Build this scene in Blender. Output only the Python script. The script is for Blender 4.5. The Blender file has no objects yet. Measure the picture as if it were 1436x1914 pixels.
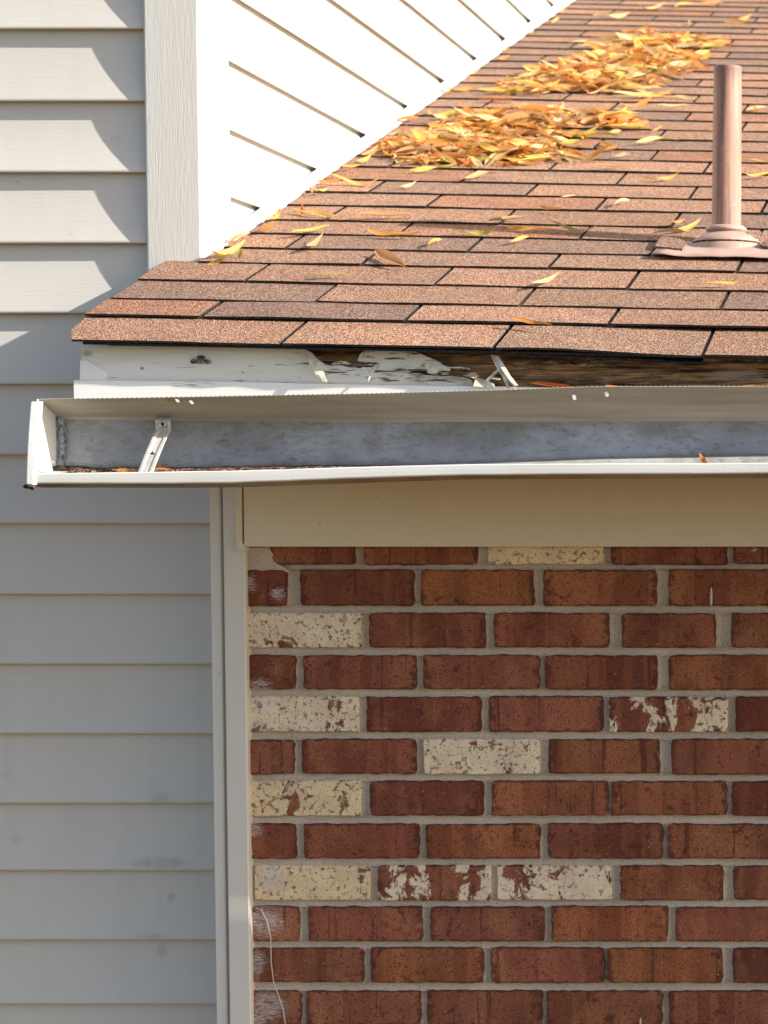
import bpy, bmesh, math, random
from mathutils import Vector, Matrix, noise
random.seed(7)
C = bpy.context.scene.collection
SC = bpy.context.scene

# ------------------------------------------------------------------ camera, sky, sun, exposure
CAM = Vector((0, 0, 2.35))
FPX, PX, HORIZ, PITCH = 4260.0, 1850.0, 890.0, math.radians(2.3)
PY = HORIZ + FPX * math.tan(PITCH)
cd = bpy.data.cameras.new('camera'); cam = bpy.data.objects.new('camera', cd); C.objects.link(cam)
cam.location = CAM; cam.rotation_euler = (math.radians(90) - PITCH, 0, 0)
cd.sensor_fit = 'HORIZONTAL'; cd.sensor_width = 36; cd.lens = FPX / 1436 * 36
cd.shift_x = (718 - PX) / 1436; cd.shift_y = (PY - 957) / 1436
cd.clip_start = 0.1; cd.clip_end = 3000
cd.dof.use_dof = True; cd.dof.focus_distance = 3.5; cd.dof.aperture_fstop = 13
SC.camera = cam

SUN = Vector((5.3, -1.0, 2.4)).normalized()          # direction towards the sun
EL = math.asin(SUN.z); AZ = math.atan2(SUN.x, SUN.y)
w = bpy.data.worlds.new('World'); SC.world = w; w.use_nodes = True
nt = w.node_tree; bg = nt.nodes['Background']
sky = nt.nodes.new('ShaderNodeTexSky'); sky.sky_type = 'NISHITA'; sky.sun_disc = False
sky.sun_elevation = EL; sky.sun_rotation = AZ; sky.dust_density = 1.5; sky.air_density = 1.0
nt.links.new(sky.outputs[0], bg.inputs[0]); bg.inputs[1].default_value = 0.09
sd = bpy.data.lights.new('sun', 'SUN'); sd.energy = 5.0; sd.angle = math.radians(0.5); sd.color = (1, .93, .82)
so = bpy.data.objects.new('sun', sd); C.objects.link(so); so.location = (8, -2, 8)
so.rotation_euler = SUN.to_track_quat('Z', 'Y').to_euler()
SC.view_settings.view_transform = 'Standard'; SC.view_settings.look = 'None'
SC.view_settings.exposure = 1.3; SC.view_settings.gamma = 1
try: SC.view_settings.use_curve_mapping = False
except Exception: pass

# ------------------------------------------------------------------ measuring helpers
_U = Vector((0, math.sin(PITCH), math.cos(PITCH))); _F = Vector((0, math.cos(PITCH), -math.sin(PITCH)))
def ray(u, v): return Vector((1, 0, 0)) * ((u - PX) / FPX) + _F + _U * ((PY - v) / FPX)
def at(u, v, Y):
    d = ray(u, v); return CAM + d * (Y / d.y)
def zat(v, Y): return at(718, v, Y).z
def xat(u, v, Y): return at(u, v, Y).x
def lerp_tab(tab, x):
    if x <= tab[0][0]: return tab[0][1]
    for (a, b), (c, d) in zip(tab, tab[1:]):
        if x <= c: return b + (d - b) * (x - a) / (c - a)
    return tab[-1][1]
def nz(x, y=0., z=0.): return noise.noise(Vector((x, y, z)))

YE = 3.375                                            # eave
TR, KR = 1 / 3., -0.019                               # roof pitch 4 in 12, the eave sags to the right
E0 = at(135, 645, YE)
def roofz(x, y): return E0.z + TR * (y - YE) + KR * (min(x, 3.) - E0.x)
RN = Vector((-KR, -TR, 1)).normalized()
def roof_pt(u, v):
    d = ray(u, v)
    t = (E0.z - TR * YE - KR * E0.x - CAM.z) / (d.z - TR * d.y - KR * d.x)
    return CAM + d * t
def RP(x, y, h=0.): return Vector((x, y, roofz(x, y))) + RN * h

# ------------------------------------------------------------------ object helpers
WL = {}
def obj(name, verts, faces, mat, parent=None, mi=None, smooth=False, origin=None, color=None):
    verts = [Vector(v) for v in verts]
    if origin is None:
        origin = sum(verts, Vector()) / len(verts)
    me = bpy.data.meshes.new(name)
    me.from_pydata([v - origin for v in verts], [], faces)
    for m in (mat if isinstance(mat, (list, tuple)) else [mat]): me.materials.append(m)
    if mi: me.polygons.foreach_set('material_index', mi)
    if smooth: me.polygons.foreach_set('use_smooth', [True] * len(me.polygons))
    me.update()
    o = bpy.data.objects.new(name, me); C.objects.link(o)
    WL[o.name] = origin.copy()
    if parent: o.parent = parent; o.location = origin - WL[parent.name]
    else: o.location = origin
    if color: o.color = color
    return o
def tag(o, label=None, cat=None, group=None, kind=None):
    if label: o['label'] = label
    if cat: o['category'] = cat
    if group: o['group'] = group
    if kind: o['kind'] = kind
    return o
def empty(name, loc, label, cat, group=None):
    o = bpy.data.objects.new(name, None); C.objects.link(o); o.location = loc; WL[o.name] = Vector(loc)
    o.empty_display_size = .1
    return tag(o, label, cat, group)
def bevel(o, w=.002, seg=2):
    m = o.modifiers.new('bevel', 'BEVEL'); m.width = w; m.segments = seg; m.limit_method = 'ANGLE'; return o
def box(x0, x1, y0, y1, z0, z1):
    v = [(x, y, z) for x in (x0, x1) for y in (y0, y1) for z in (z0, z1)]
    return v, [(0, 1, 3, 2), (4, 6, 7, 5), (0, 4, 5, 1), (2, 3, 7, 6), (0, 2, 6, 4), (1, 5, 7, 3)]
def prism(poly, depth):
    """poly: list of points facing -Y; extruded back along +Y by depth."""
    n = len(poly); v = [Vector(p) for p in poly] + [Vector(p) + Vector((0, depth, 0)) for p in poly]
    f = [tuple(range(n)), tuple(range(2 * n - 1, n - 1, -1))]
    f += [(i, i + n, (i + 1) % n + n, (i + 1) % n) for i in range(n)]
    return v, f
def fix(o):
    bm = bmesh.new(); bm.from_mesh(o.data); bmesh.ops.recalc_face_normals(bm, faces=bm.faces[:]); bm.to_mesh(o.data); bm.free(); return o
def loft(rings, closed=False):
    n = len(rings[0]); v = [p for r in rings for p in r]; f = []
    for i in range(len(rings) - 1):
        for j in range(n if closed else n - 1):
            k = (j + 1) % n; f.append((i * n + j, i * n + k, (i + 1) * n + k, (i + 1) * n + j))
    return v, f
def tube(pts, r, n=6):
    rings = []
    for i, p in enumerate(pts):
        p = Vector(p); a = Vector(pts[max(0, i - 1)]); b = Vector(pts[min(len(pts) - 1, i + 1)])
        t = (b - a).normalized(); s = t.orthogonal().normalized(); q = t.cross(s)
        rings.append([p + (s * math.cos(6.2832 * k / n) + q * math.sin(6.2832 * k / n)) * r for k in range(n)])
    v, f = loft(rings, True); f.append(tuple(range(n - 1, -1, -1))); f.append(tuple(range(len(v) - n, len(v)))); return v, f

# ------------------------------------------------------------------ materials
class M:
    def __init__(s, name, rough=.6, spec=.3):
        s.m = bpy.data.materials.new(name); s.m.use_nodes = True; s.t = s.m.node_tree
        s.b = s.t.nodes['Principled BSDF']; s.b.inputs['Roughness'].default_value = rough
        s.b.inputs['Specular IOR Level'].default_value = spec
        s._c = None
    def n(s, typ, **kw):
        x = s.t.nodes.new('ShaderNode' + typ)
        for k, v in kw.items(): setattr(x, k, v)
        return x
    def set(s, sock, v):
        if isinstance(v, bpy.types.NodeSocket): s.t.links.new(v, sock)
        elif isinstance(v, (tuple, list)) and len(v) == 3 and sock.type == 'RGBA': sock.default_value = (*v, 1)
        else: sock.default_value = v
    def co(s, scale=(1, 1, 1), rnd=True, world=False):
        if world: base = s.n('NewGeometry').outputs['Position']
        else: base = s.n('TexCoord').outputs['Object']
        if rnd:
            oi = s.n('ObjectInfo'); a = s.n('VectorMath', operation='MULTIPLY_ADD')
            s.set(a.inputs[0], oi.outputs['Random']); a.inputs[1].default_value = (37., 61., 23.); s.set(a.inputs[2], base); base = a.outputs[0]
        m = s.n('VectorMath', operation='MULTIPLY'); s.set(m.inputs[0], base); m.inputs[1].default_value = scale
        return m.outputs[0]
    def noise(s, scale=(1, 1, 1), sc=1., detail=4., rough=.55, rnd=True, world=False, dist=0.):
        x = s.n('TexNoise'); s.set(x.inputs['Vector'], s.co(scale, rnd, world)); x.inputs['Scale'].default_value = sc
        x.inputs['Detail'].default_value = detail; x.inputs['Roughness'].default_value = rough; x.inputs['Distortion'].default_value = dist
        return x.outputs['Fac']
    def vor(s, sc, rnd=True, world=False, scale=(1, 1, 1), feature='F1'):
        x = s.n('TexVoronoi', feature=feature); s.set(x.inputs['Vector'], s.co(scale, rnd, world)); x.inputs['Scale'].default_value = sc
        return x.outputs
    def ramp(s, fac, stops, interp='LINEAR'):
        r = s.n('ValToRGB'); s.set(r.inputs[0], fac); e = r.color_ramp.elements; r.color_ramp.interpolation = interp
        while len(e) < len(stops): e.new(.5)
        for x, (p, c) in zip(e, stops):
            x.position = p; x.color = (c, c, c, 1) if isinstance(c, (int, float)) else (*c, 1)
        return r.outputs[0]
    def math(s, op, a, b=0., c=None, clamp=False):
        x = s.n('Math', operation=op, use_clamp=clamp); s.set(x.inputs[0], a); s.set(x.inputs[1], b)
        if c is not None: s.set(x.inputs[2], c)
        return x.outputs[0]
    def mix(s, fac, a, b, bt='MIX'):
        x = s.n('Mix', data_type='RGBA', blend_type=bt); s.set(x.inputs[0], fac); s.set(x.inputs[6], a); s.set(x.inputs[7], b)
        return x.outputs[2]
    def pos(s, world=True):
        x = s.n('SeparateXYZ'); s.set(x.inputs[0], s.co(rnd=False, world=world)); return x.outputs
    def ell(s, u, v, Y, ru, rv):
        """soft elliptical stain centred at a place on the vertical wall at depth Y"""
        p = at(u, v, Y); k = Y / FPX; a = s.n('VectorMath', operation='SUBTRACT')
        s.set(a.inputs[0], s.co(rnd=False, world=True)); a.inputs[1].default_value = p
        b = s.n('VectorMath', operation='MULTIPLY'); s.set(b.inputs[0], a.outputs[0]); b.inputs[1].default_value = (1 / (ru * k), 0, 1 / (rv * k))
        l = s.n('VectorMath', operation='LENGTH'); s.set(l.inputs[0], b.outputs[0])
        r = s.n('MapRange'); s.set(r.inputs[0], l.outputs['Value']); r.inputs[1].default_value = 1.; r.inputs[2].default_value = .35
        return r.outputs[0]
    def bump(s, h, dist=.001, strength=1.):
        b = s.n('Bump'); s.set(b.inputs['Height'], h); b.inputs['Distance'].default_value = dist; b.inputs['Strength'].default_value = strength
        if s._c is not None: s.set(b.inputs['Normal'], s._c)
        s._c = b.outputs[0]; s.set(s.b.inputs['Normal'], s._c); return s
    def col(s, c): s.set(s.b.inputs['Base Color'], c); return s
    def rough(s, r): s.set(s.b.inputs['Roughness'], r); return s

def vinyl(name, col, stains=(), grain=(14, 14, 650), gstr=.5, dirt=.10):
    a = M(name, .45, .35)
    big = a.noise(sc=3.2, detail=3, world=True, rnd=False)
    c = a.mix(a.ramp(big, [(.35, 0.), (.75, dirt * 2)]), col, tuple(x * .82 for x in col))
    streak = a.noise((30, 30, 2.5), 1, 4, world=True, rnd=False)
    c = a.mix(a.ramp(streak, [(.5, 0.), (.8, dirt)]), c, (.30, .27, .22))
    specks = a.vor(24, rnd=False, world=True)
    thr = a.math('LESS_THAN', specks['Distance'], .045)
    keep = a.math('GREATER_THAN', a.noise(sc=5, world=True, rnd=False), .56)
    c = a.mix(a.math('MULTIPLY', a.math('MULTIPLY', thr, keep), .45), c, (.12, .11, .10))
    sm = a.noise((60, 60, 25), 1, 5, world=True, rnd=False)
    for (u, v, Y, ru, rv, k) in stains:
        f = a.math('MULTIPLY', a.math('MULTIPLY', a.ell(u, v, Y, ru, rv), k), a.ramp(sm, [(.3, .2), (.6, 1.)]))
        c = a.mix(a.math('MULTIPLY', f, .6), c, (.24, .205, .165))
    a.col(c)
    g = a.noise(grain, 1, 3, .6, world=True, rnd=False)
    a.bump(g, .0006, gstr)
    return a.m

SID = (.60, .575, .54)
m_siding = vinyl('cream_vinyl', SID, [(300, 1612, 3.87, 75, 14, .75), (300, 1490, 3.87, 26, 14, .5), (285, 1748, 3.87, 40, 8, .5), (318, 1678, 3.87, 11, 11, .6), (300, 1780, 3.87, 17, 16, .55), (12, 1447, 3.87, 12, 10, .4), (30, 1570, 3.87, 14, 14, .3), (215, 260, 3.87, 14, 10, .45), (245, 420, 3.87, 14, 14, .5)])
m_white_siding = vinyl('white_vinyl', (.66, .65, .62), grain=(14, 14, 650), gstr=.3, dirt=.03)
m_post = vinyl('post_vinyl', (.60, .59, .56), grain=(420, 420, 30), gstr=.6, dirt=.04)
m_trim = vinyl('trim_vinyl', (.68, .65, .60), grain=(300, 300, 14), gstr=.15, dirt=.08)
m_frieze = vinyl('frieze_paint', (.72, .635, .50), [(600, 978, 3.72, 4, 4, 1.), (705, 930, 3.72, 3, 3, 1.)], grain=(10, 10, 500), gstr=.4, dirt=.04)

def make_shingle_mat():
    a = M('asphalt_granules', .92, .15)
    v = a.vor(520); cell = a.n('SeparateColor'); a.set(cell.inputs[0], v['Color'])
    g = a.ramp(cell.outputs[0], [(0., (.055, .040, .036)), (.14, (.17, .090, .062)), (.38, (.28, .145, .095)), (.64, (.37, .200, .130)), (.82, (.48, .33, .25)), (.93, (.36, .33, .32))], 'CONSTANT')
    oi = a.n('ObjectInfo'); c = a.mix(1., g, oi.outputs['Color'], 'MULTIPLY')
    wear = a.noise(sc=14, detail=5)
    c = a.mix(a.ramp(wear, [(.45, 0.), (.75, .35)]), c, (.11, .085, .075))
    x = a.noise((3, 60, 3), 1, 3)
    c = a.mix(a.ramp(x, [(.55, 0.), (.8, .25)]), c, (.33, .19, .13))
    a.col(c); a.bump(v['Distance'], .0012, .8); return a.m
m_shingle = make_shingle_mat()
a = M('asphalt_edge', .9, .2); a.col(a.mix(a.ramp(a.noise(sc=300, detail=3), [(.55, 0.), (.7, .6)]), (.018, .017, .017), (.11, .09, .075))); a.bump(a.noise(sc=400), .001); m_edge = a.m
a = M('roof_deck_wood', .9); a.col((.06, .045, .03)); m_deck = a.m

def make_brick(cream):
    a = M('cream_faced_brick' if cream else 'red_brick', .88, .2)
    oi = a.n('ObjectInfo')
    bands = a.noise((19, .01, 1.0), 1, 1.5, .4, dist=.08)
    red = a.mix(a.ramp(bands, [(.40, 0.), (.43, .75), (.50, .35), (.55, .5), (.58, 1.)]), (.225, .072, .040), (.36, .130, .072))
    red = red if cream else a.mix(1., red, oi.outputs['Color'], 'MULTIPLY')
    warm = a.noise((1, 1, .8), 14, 6, .6)
    red = a.mix(a.ramp(warm, [(.50, 0.), (.68, .6)]), red, (.44, .195, .092))
    dusk = a.noise((1, 1, .8), 11, 5, .6, dist=.3)
    red = a.mix(a.ramp(dusk, [(.54, 0.), (.72, .65)]), red, (.135, .048, .040))
    blot = a.noise((1, 1, .9), 34, 8, .74, dist=.5)
    red = a.mix(a.ramp(blot, [(.585, 0.), (.615, .75), (.8, .9)]), red, (.088, .027, .021))
    lines = a.noise((70, .01, 3.0), 1, 3, .6)
    red = a.mix(a.ramp(lines, [(.63, 0.), (.68, .7)]), red, (.085, .028, .021))
    gen = a.n('SeparateXYZ'); a.set(gen.inputs[0], a.n('TexCoord').outputs['Generated'])
    ez = a.math('ABSOLUTE', a.math('SUBTRACT', gen.outputs[2], .5)); ex = a.math('ABSOLUTE', a.math('SUBTRACT', gen.outputs[0], .5))
    skin = a.math('MAXIMUM', ez, a.math('MULTIPLY_ADD', ex, 1.0, -.015))
    ragged = a.noise(sc=75, detail=8, rough=.7)
    edge = a.ramp(a.math('MULTIPLY_ADD', ragged, .30, skin), [(.585, 0.), (.615, .8)])
    red = a.mix(edge, red, (.080, .026, .021))
    pits = a.noise(sc=230, detail=4, rough=.65)
    red = a.mix(a.ramp(pits, [(.57, 0.), (.64, .8)]), red, (.050, .018, .015))
    fine = a.noise(sc=620, detail=2)
    red = a.mix(a.ramp(fine, [(.40, .55), (.56, 0.)]), red, (.10, .034, .024))
    speck = a.noise(sc=180, detail=2)
    red = a.mix(a.ramp(speck, [(.69, 0.), (.74, .6)]), red, (.45, .29, .20))
    h = a.noise(sc=330, detail=4)
    if cream:
        m1 = a.noise((1, .05, .8), 34, 8, .68, dist=.6); m2 = a.noise((16, .01, 2.2), 1, 2)
        m3 = a.math('ADD', a.math('MULTIPLY', m1, .62), a.math('MULTIPLY', m2, .42))
        thr = a.math('SUBTRACT', m3, a.math('MULTIPLY_ADD', oi.outputs['Alpha'], -.30, .688))
        mask = a.ramp(a.math('ADD', a.math('MULTIPLY', thr, 9.), .5), [(.40, 0.), (.60, 1.)])
        tone = a.noise(sc=22, detail=4)
        cr = a.mix(a.ramp(tone, [(.40, 0.), (.65, .55)]), oi.outputs['Color'], (.60, .42, .31))
        cr = a.mix(a.ramp(a.noise(sc=120, detail=4), [(.555, 0.), (.62, .9)]), cr, (.19, .075, .05))
        cr = a.mix(a.ramp(a.noise(sc=330, detail=4, rough=.7), [(.56, 0.), (.62, .7)]), cr, (.26, .13, .085))
        cr = a.mix(a.ramp(a.noise((1, .1, .7), 30, 4), [(.5, 0.), (.7, .4)]), cr, (.72, .56, .44))
        cr = a.mix(a.ramp(a.noise(sc=300, detail=2), [(.45, 0.), (.7, .35)]), cr, (.75, .65, .5))
        red = a.mix(mask, red, cr)
        h = a.math('ADD', h, a.math('MULTIPLY', mask, .8))
    # brushed white paint spilled from the trim on to the brick ends
    p = a.pos(); xl = xat(463, 1500, 3.737)
    strokes = a.n('TexNoise'); mp = a.n('Mapping', vector_type='POINT'); a.set(mp.inputs[0], a.co(rnd=False, world=True)); mp.inputs['Rotation'].default_value = (0, .7, 0); mp.inputs['Scale'].default_value = (22, 1, 330)
    a.set(strokes.inputs['Vector'], mp.outputs[0]); strokes.inputs['Detail'].default_value = 5
    pm = 0.
    for (u, v, ru, rv) in [(486, 1282, 34, 26), (488, 1318, 40, 34), (476, 1350, 30, 22), (505, 1640, 52, 44), (494, 1722, 62, 52), (478, 1800, 34, 40), (500, 1880, 62, 48), (478, 1905, 44, 30), (476, 1552, 26, 24), (470, 1090, 14, 30), (520, 1110, 26, 20), (468, 1590, 10, 20)]:
        pm = a.math('MAXIMUM', a.ell(u, v, 3.737, ru, rv), pm)
    pm = a.ramp(a.math('ADD', a.math('MULTIPLY', pm, .27), strokes.outputs[0]), [(.70, 0.), (.86, .75)])
    red = a.mix(pm, red, (.62, .60, .62))
    # thin paint drips
    d = a.n('TexVoronoi', feature='F1'); a.set(d.inputs['Vector'], a.co((9, 0, 2.4), False, True)); d.inputs['Scale'].default_value = 1
    dm = a.n('VectorMath', operation='SUBTRACT'); a.set(dm.inputs[0], a.co((9, 0, 2.4), False, True)); a.set(dm.inputs[1], d.outputs['Position'])
    ds = a.n('VectorMath', operation='MULTIPLY'); a.set(ds.inputs[0], dm.outputs[0]); ds.inputs[1].default_value = (60, 0, 26)
    dl = a.n('VectorMath', operation='LENGTH'); a.set(dl.inputs[0], ds.outputs[0])
    cc = a.n('SeparateColor'); a.set(cc.inputs[0], d.outputs['Color'])
    drip = a.math('MULTIPLY', a.math('LESS_THAN', dl.outputs['Value'], 1.), a.math('GREATER_THAN', cc.outputs[0], .66))
    red = a.mix(a.math('MULTIPLY', drip, .9), red, (.66, .63, .62))
    a.col(red); a.bump(h, .0016, .8); a.bump(blot, .002, .25); return a.m
m_brick, m_cream = make_brick(False), make_brick(True)
a = M('mortar', .95, .1)
c = a.mix(a.ramp(a.noise(sc=9, detail=5, rnd=False, world=True), [(.4, 0.), (.7, .7)]), (.61, .505, .405), (.47, .385, .30))
c = a.mix(a.ramp(a.noise(sc=420, detail=3), [(.56, 0.), (.68, .6)]), c, (.14, .12, .09))
c = a.mix(a.ramp(a.noise(sc=360, detail=2), [(.62, 0.), (.7, .5)]), c, (.55, .5, .43))
a.col(c); a.bump(a.noise(sc=380, detail=4), .002, .9); a.bump(a.noise(sc=110, detail=5), .003, .7); m_mortar = a.m

# painted wood with cracks, rotten wood
a = M('weathered_white_paint', .6, .3)
c = a.mix(a.ramp(a.noise((6, 6, 40), 1, 5, world=True, rnd=False), [(.45, 0.), (.75, .5)]), (.70, .69, .66), (.52, .50, .45))
ck = a.noise((13, 13, 190), 1, 4, .6, world=True, rnd=False, dist=.2)
xw = a.n('MapRange'); a.set(xw.inputs[0], a.pos()[0]); xw.inputs[1].default_value = xat(420, 690, 3.4); xw.inputs[2].default_value = xat(720, 690, 3.4); xw.inputs[3].default_value = -.06; xw.inputs[4].default_value = .03
ckm = a.ramp(a.math('ADD', ck, xw.outputs[0]), [(.605, 0.), (.635, .95)])
c = a.mix(ckm, c, (.10, .085, .07))
pe = a.ramp(a.math('ADD', a.noise((22, 22, 70), 1, 7, .7, world=True, rnd=False), a.math('MULTIPLY', xw.outputs[0], 1.)), [(.60, 0.), (.63, .9)])
c = a.mix(pe, c, a.mix(a.noise((8, 8, 160), 1, 5, world=True, rnd=False), (.10, .06, .035), (.46, .35, .22)))
c = a.mix(a.math('MULTIPLY', a.ell(374, 673, 3.4, 17, 8), .9), c, (.16, .13, .11))
c = a.mix(a.math('MULTIPLY', a.ell(263, 688, 3.4, 5, 4), .8), c, (.12, .09, .08))
c = a.mix(a.math('MULTIPLY', a.ell(160, 660, 3.4, 14, 8), .6), c, (.22, .14, .08))
a.col(c); a.bump(a.math('SUBTRACT', 1., ckm), .001, .8); a.bump(a.noise((10, 10, 300), 1, 3, world=True, rnd=False), .0006, .5); m_paint = a.m
a = M('bright_white_trim', .4, .4)
sc = a.noise((40, 40, 420), 1, 4, world=True, rnd=False)
f = a.math('MULTIPLY', a.ramp(sc, [(.50, 0.), (.58, 1.)]), a.ell(355, 719, 3.39, 58, 9))
a.col(a.mix(a.math('MULTIPLY', f, .85), (.74, .74, .73), (.25, .25, .25))); a.bump(a.noise((12, 12, 420), 1, 3, world=True, rnd=False), .0006, .5); m_whitetrim = a.m
a = M('rotten_wood', .9, .15)
gr = a.noise((6, 20, 130), 1, 8, .7, world=True, rnd=False, dist=.35)
c = a.ramp(gr, [(.28, (.030, .018, .012)), (.42, (.12, .068, .040)), (.52, (.25, .145, .075)), (.62, (.40, .26, .14)), (.78, (.50, .38, .25))])
mot = a.noise((5, 5, 13), 1, 5, .6, world=True, rnd=False)
c = a.mix(a.ramp(mot, [(.52, 0.), (.60, .75)]), c, (.038, .022, .017))
ck2 = a.noise((10, 10, 210), 1, 6, .7, world=True, rnd=False, dist=.3)
c = a.mix(a.ramp(ck2, [(.56, 0.), (.60, .85)]), c, (.014, .009, .007))
c = a.mix(a.ramp(a.noise((14, 14, 240), 1, 5, .65, world=True, rnd=False), [(.60, 0.), (.66, .7)]), c, (.55, .42, .28))
gy = a.noise((9, 9, 60), 1, 5, .6, world=True, rnd=False)
c = a.mix(a.ramp(gy, [(.60, 0.), (.68, .75)]), c, (.33, .28, .25))
ckv = a.vor(1, rnd=False, world=True, scale=(55, 1, 140), feature='DISTANCE_TO_EDGE')
c = a.mix(a.ramp(ckv['Distance'], [(.02, .55), (.06, 0.)])if False else a.math('MULTIPLY', a.ramp(ckv['Distance'], [(.02, .8), (.07, 0.)]), a.ramp(a.noise((4, 4, 12), 1, 2, world=True, rnd=False), [(.52, 0.), (.58, 1.)])), c, (.015, .01, .008))
a.col(c); a.bump(gr, .005, 1.); m_rot = a.m
a = M('splintered_paint', .7, .2); a.col(a.mix(a.ramp(a.noise((9, 9, 9), 8, 5), [(.45, 0.), (.65, .9)]), (.66, .62, .52), (.40, .31, .20))); a.bump(a.noise((3, 3, 3), 60, 4), .001); m_chip = a.m

# gutter paints
a = M('gutter_white_enamel', .38, .45)
c = a.mix(a.ramp(a.noise((4, 4, 30), 1, 5, world=True, rnd=False), [(.5, 0.), (.8, .4)]), (.74, .75, .74), (.50, .49, .45))
c = a.mix(a.ramp(a.noise(sc=150, detail=3, world=True, rnd=False), [(.68, 0.), (.74, .5)]), c, (.30, .27, .23))
a.col(c); m_gwhite = a.m
a = M('gutter_dirt_bounce_back', .55, .35)
c = a.mix(a.ramp(a.noise((3, 3, 60), 1, 6, .6, world=True, rnd=False), [(.35, 0.), (.7, .9)]), (.46, .43, .37), (.31, .27, .21))  # beige of ground bounce mixed into the dirty paint colour
c = a.mix(a.math('MULTIPLY', a.ell(322, 746, 3.33, 20, 10), .6), c, (.30, .20, .07))
c = a.mix(a.ramp(a.noise(sc=90, detail=4, world=True, rnd=False), [(.68, 0.), (.76, .6)]), c, (.12, .09, .07))
a.col(c); a.bump(a.noise((2, 2, 2), 20, 3, world=True, rnd=False), .002, .3); m_gback = a.m
a = M('gutter_weathered_sky_tint', .42, .5)
c = a.mix(a.ramp(a.noise((6, 6, 9), 1, 7, .66, world=True, rnd=False), [(.32, 0.), (.68, 1.)]), (.37, .40, .45), (.20, .21, .23))  # sky reflection put into the weathered grey as a blue tint
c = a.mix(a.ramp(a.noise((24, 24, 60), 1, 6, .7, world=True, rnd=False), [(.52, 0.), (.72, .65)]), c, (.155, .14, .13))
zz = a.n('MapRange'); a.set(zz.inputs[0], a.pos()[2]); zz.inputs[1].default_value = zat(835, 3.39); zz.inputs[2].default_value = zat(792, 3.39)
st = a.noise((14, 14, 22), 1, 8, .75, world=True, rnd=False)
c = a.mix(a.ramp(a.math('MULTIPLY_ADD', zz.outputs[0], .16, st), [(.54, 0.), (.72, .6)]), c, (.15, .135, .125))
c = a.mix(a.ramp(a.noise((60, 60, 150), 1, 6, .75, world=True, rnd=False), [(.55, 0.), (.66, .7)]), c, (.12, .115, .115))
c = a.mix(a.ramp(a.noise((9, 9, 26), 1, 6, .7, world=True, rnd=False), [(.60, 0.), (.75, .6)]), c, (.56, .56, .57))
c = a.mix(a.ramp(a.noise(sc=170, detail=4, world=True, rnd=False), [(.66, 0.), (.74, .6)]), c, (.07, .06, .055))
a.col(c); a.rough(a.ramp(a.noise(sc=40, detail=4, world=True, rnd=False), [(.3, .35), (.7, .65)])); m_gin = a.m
a = M('gutter_floor_dirty', .5, .35); c = a.mix(a.ramp(a.noise((5, 5, 5), 4, 6, .65, world=True, rnd=False), [(.35, 0.), (.65, 1.)]), (.40, .40, .39), (.24, .215, .185)); c = a.mix(a.ramp(a.noise(sc=140, detail=4, world=True, rnd=False), [(.60, 0.), (.70, .8)]), c, (.09, .065, .05)); a.col(c); m_gfloor = a.m
a = M('gutter_underside', .7); a.col(a.mix(a.ramp(a.noise((8, 8, 60), 1, 5, world=True, rnd=False), [(.4, 0.), (.7, 1.)]), (.42, .33, .23), (.20, .14, .09))); m_gunder = a.m
a = M('granule_silt', .95, .1); v = a.vor(330); s_ = a.n('SeparateColor'); a.set(s_.inputs[0], v['Color']); a.col(a.ramp(s_.outputs[0], [(0., (.03, .02, .016)), (.4, (.12, .06, .04)), (.7, (.24, .13, .085)), (.9, (.4, .3, .22))], 'CONSTANT')); a.bump(v['Distance'], .002); m_silt = a.m
a = M('grey_sealant', .6, .3); a.col(a.mix(a.ramp(a.noise(sc=120, detail=5), [(.5, 0.), (.62, .9)]), (.27, .30, .34), (.05, .045, .035))); a.bump(a.noise(sc=110, detail=5), .004); m_seal = a.m
a = M('bracket_aluminium', .42, .5); a.b.inputs['Metallic'].default_value = .35; a.col(a.mix(a.ramp(a.noise(sc=60, detail=5), [(.45, 0.), (.7, .7)]), (.62, .60, .56), (.38, .35, .31))); m_alu = a.m
a = M('dark_dirt', .95, .1); a.col(a.ramp(a.noise(sc=130, detail=5), [(.4, (.02, .014, .01)), (.65, (.14, .09, .06))])); a.bump(a.noise(sc=150, detail=5), .004); m_dirt = a.m

# vent
a = M('painted_pipe', .6, .3)
c = a.mix(a.ramp(a.noise((30, 30, 3), 1, 5, .6, world=True, rnd=False), [(.38, 0.), (.66, 1.)]), (.39, .235, .185), (.27, .145, .11))
c = a.mix(a.ramp(a.noise((55, 55, 3.5), 1, 4, world=True, rnd=False), [(.54, 0.), (.64, .7)]), c, (.15, .09, .085))
c = a.mix(a.ramp(a.noise(sc=200, detail=3, world=True, rnd=False), [(.68, 0.), (.74, .5)]), c, (.68, .55, .48))
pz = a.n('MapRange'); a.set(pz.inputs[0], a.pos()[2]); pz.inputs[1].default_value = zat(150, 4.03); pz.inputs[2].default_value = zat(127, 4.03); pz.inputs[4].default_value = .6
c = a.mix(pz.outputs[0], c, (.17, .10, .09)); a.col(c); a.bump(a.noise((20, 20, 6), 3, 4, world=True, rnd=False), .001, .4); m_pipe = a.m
a = M('painted_rubber_boot', .65, .3)
c = a.mix(a.ramp(a.noise(sc=30, detail=5), [(.42, 0.), (.7, .8)]), (.37, .25, .205), (.28, .18, .145))
c = a.mix(a.ramp(a.noise((1, 1, 2), 26, 5), [(.64, 0.), (.70, .65)]), c, (.10, .075, .065))
a.col(c); a.bump(a.noise(sc=200, detail=3), .0006); m_boot = a.m
a = M('painted_flashing', .6, .3); c = a.mix(a.ramp(a.noise(sc=22, detail=6), [(.45, 0.), (.7, .7)]), (.39, .27, .225), (.29, .175, .135)); a.col(c); a.bump(a.noise(sc=30), .002, .5); m_flash = a.m

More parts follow.
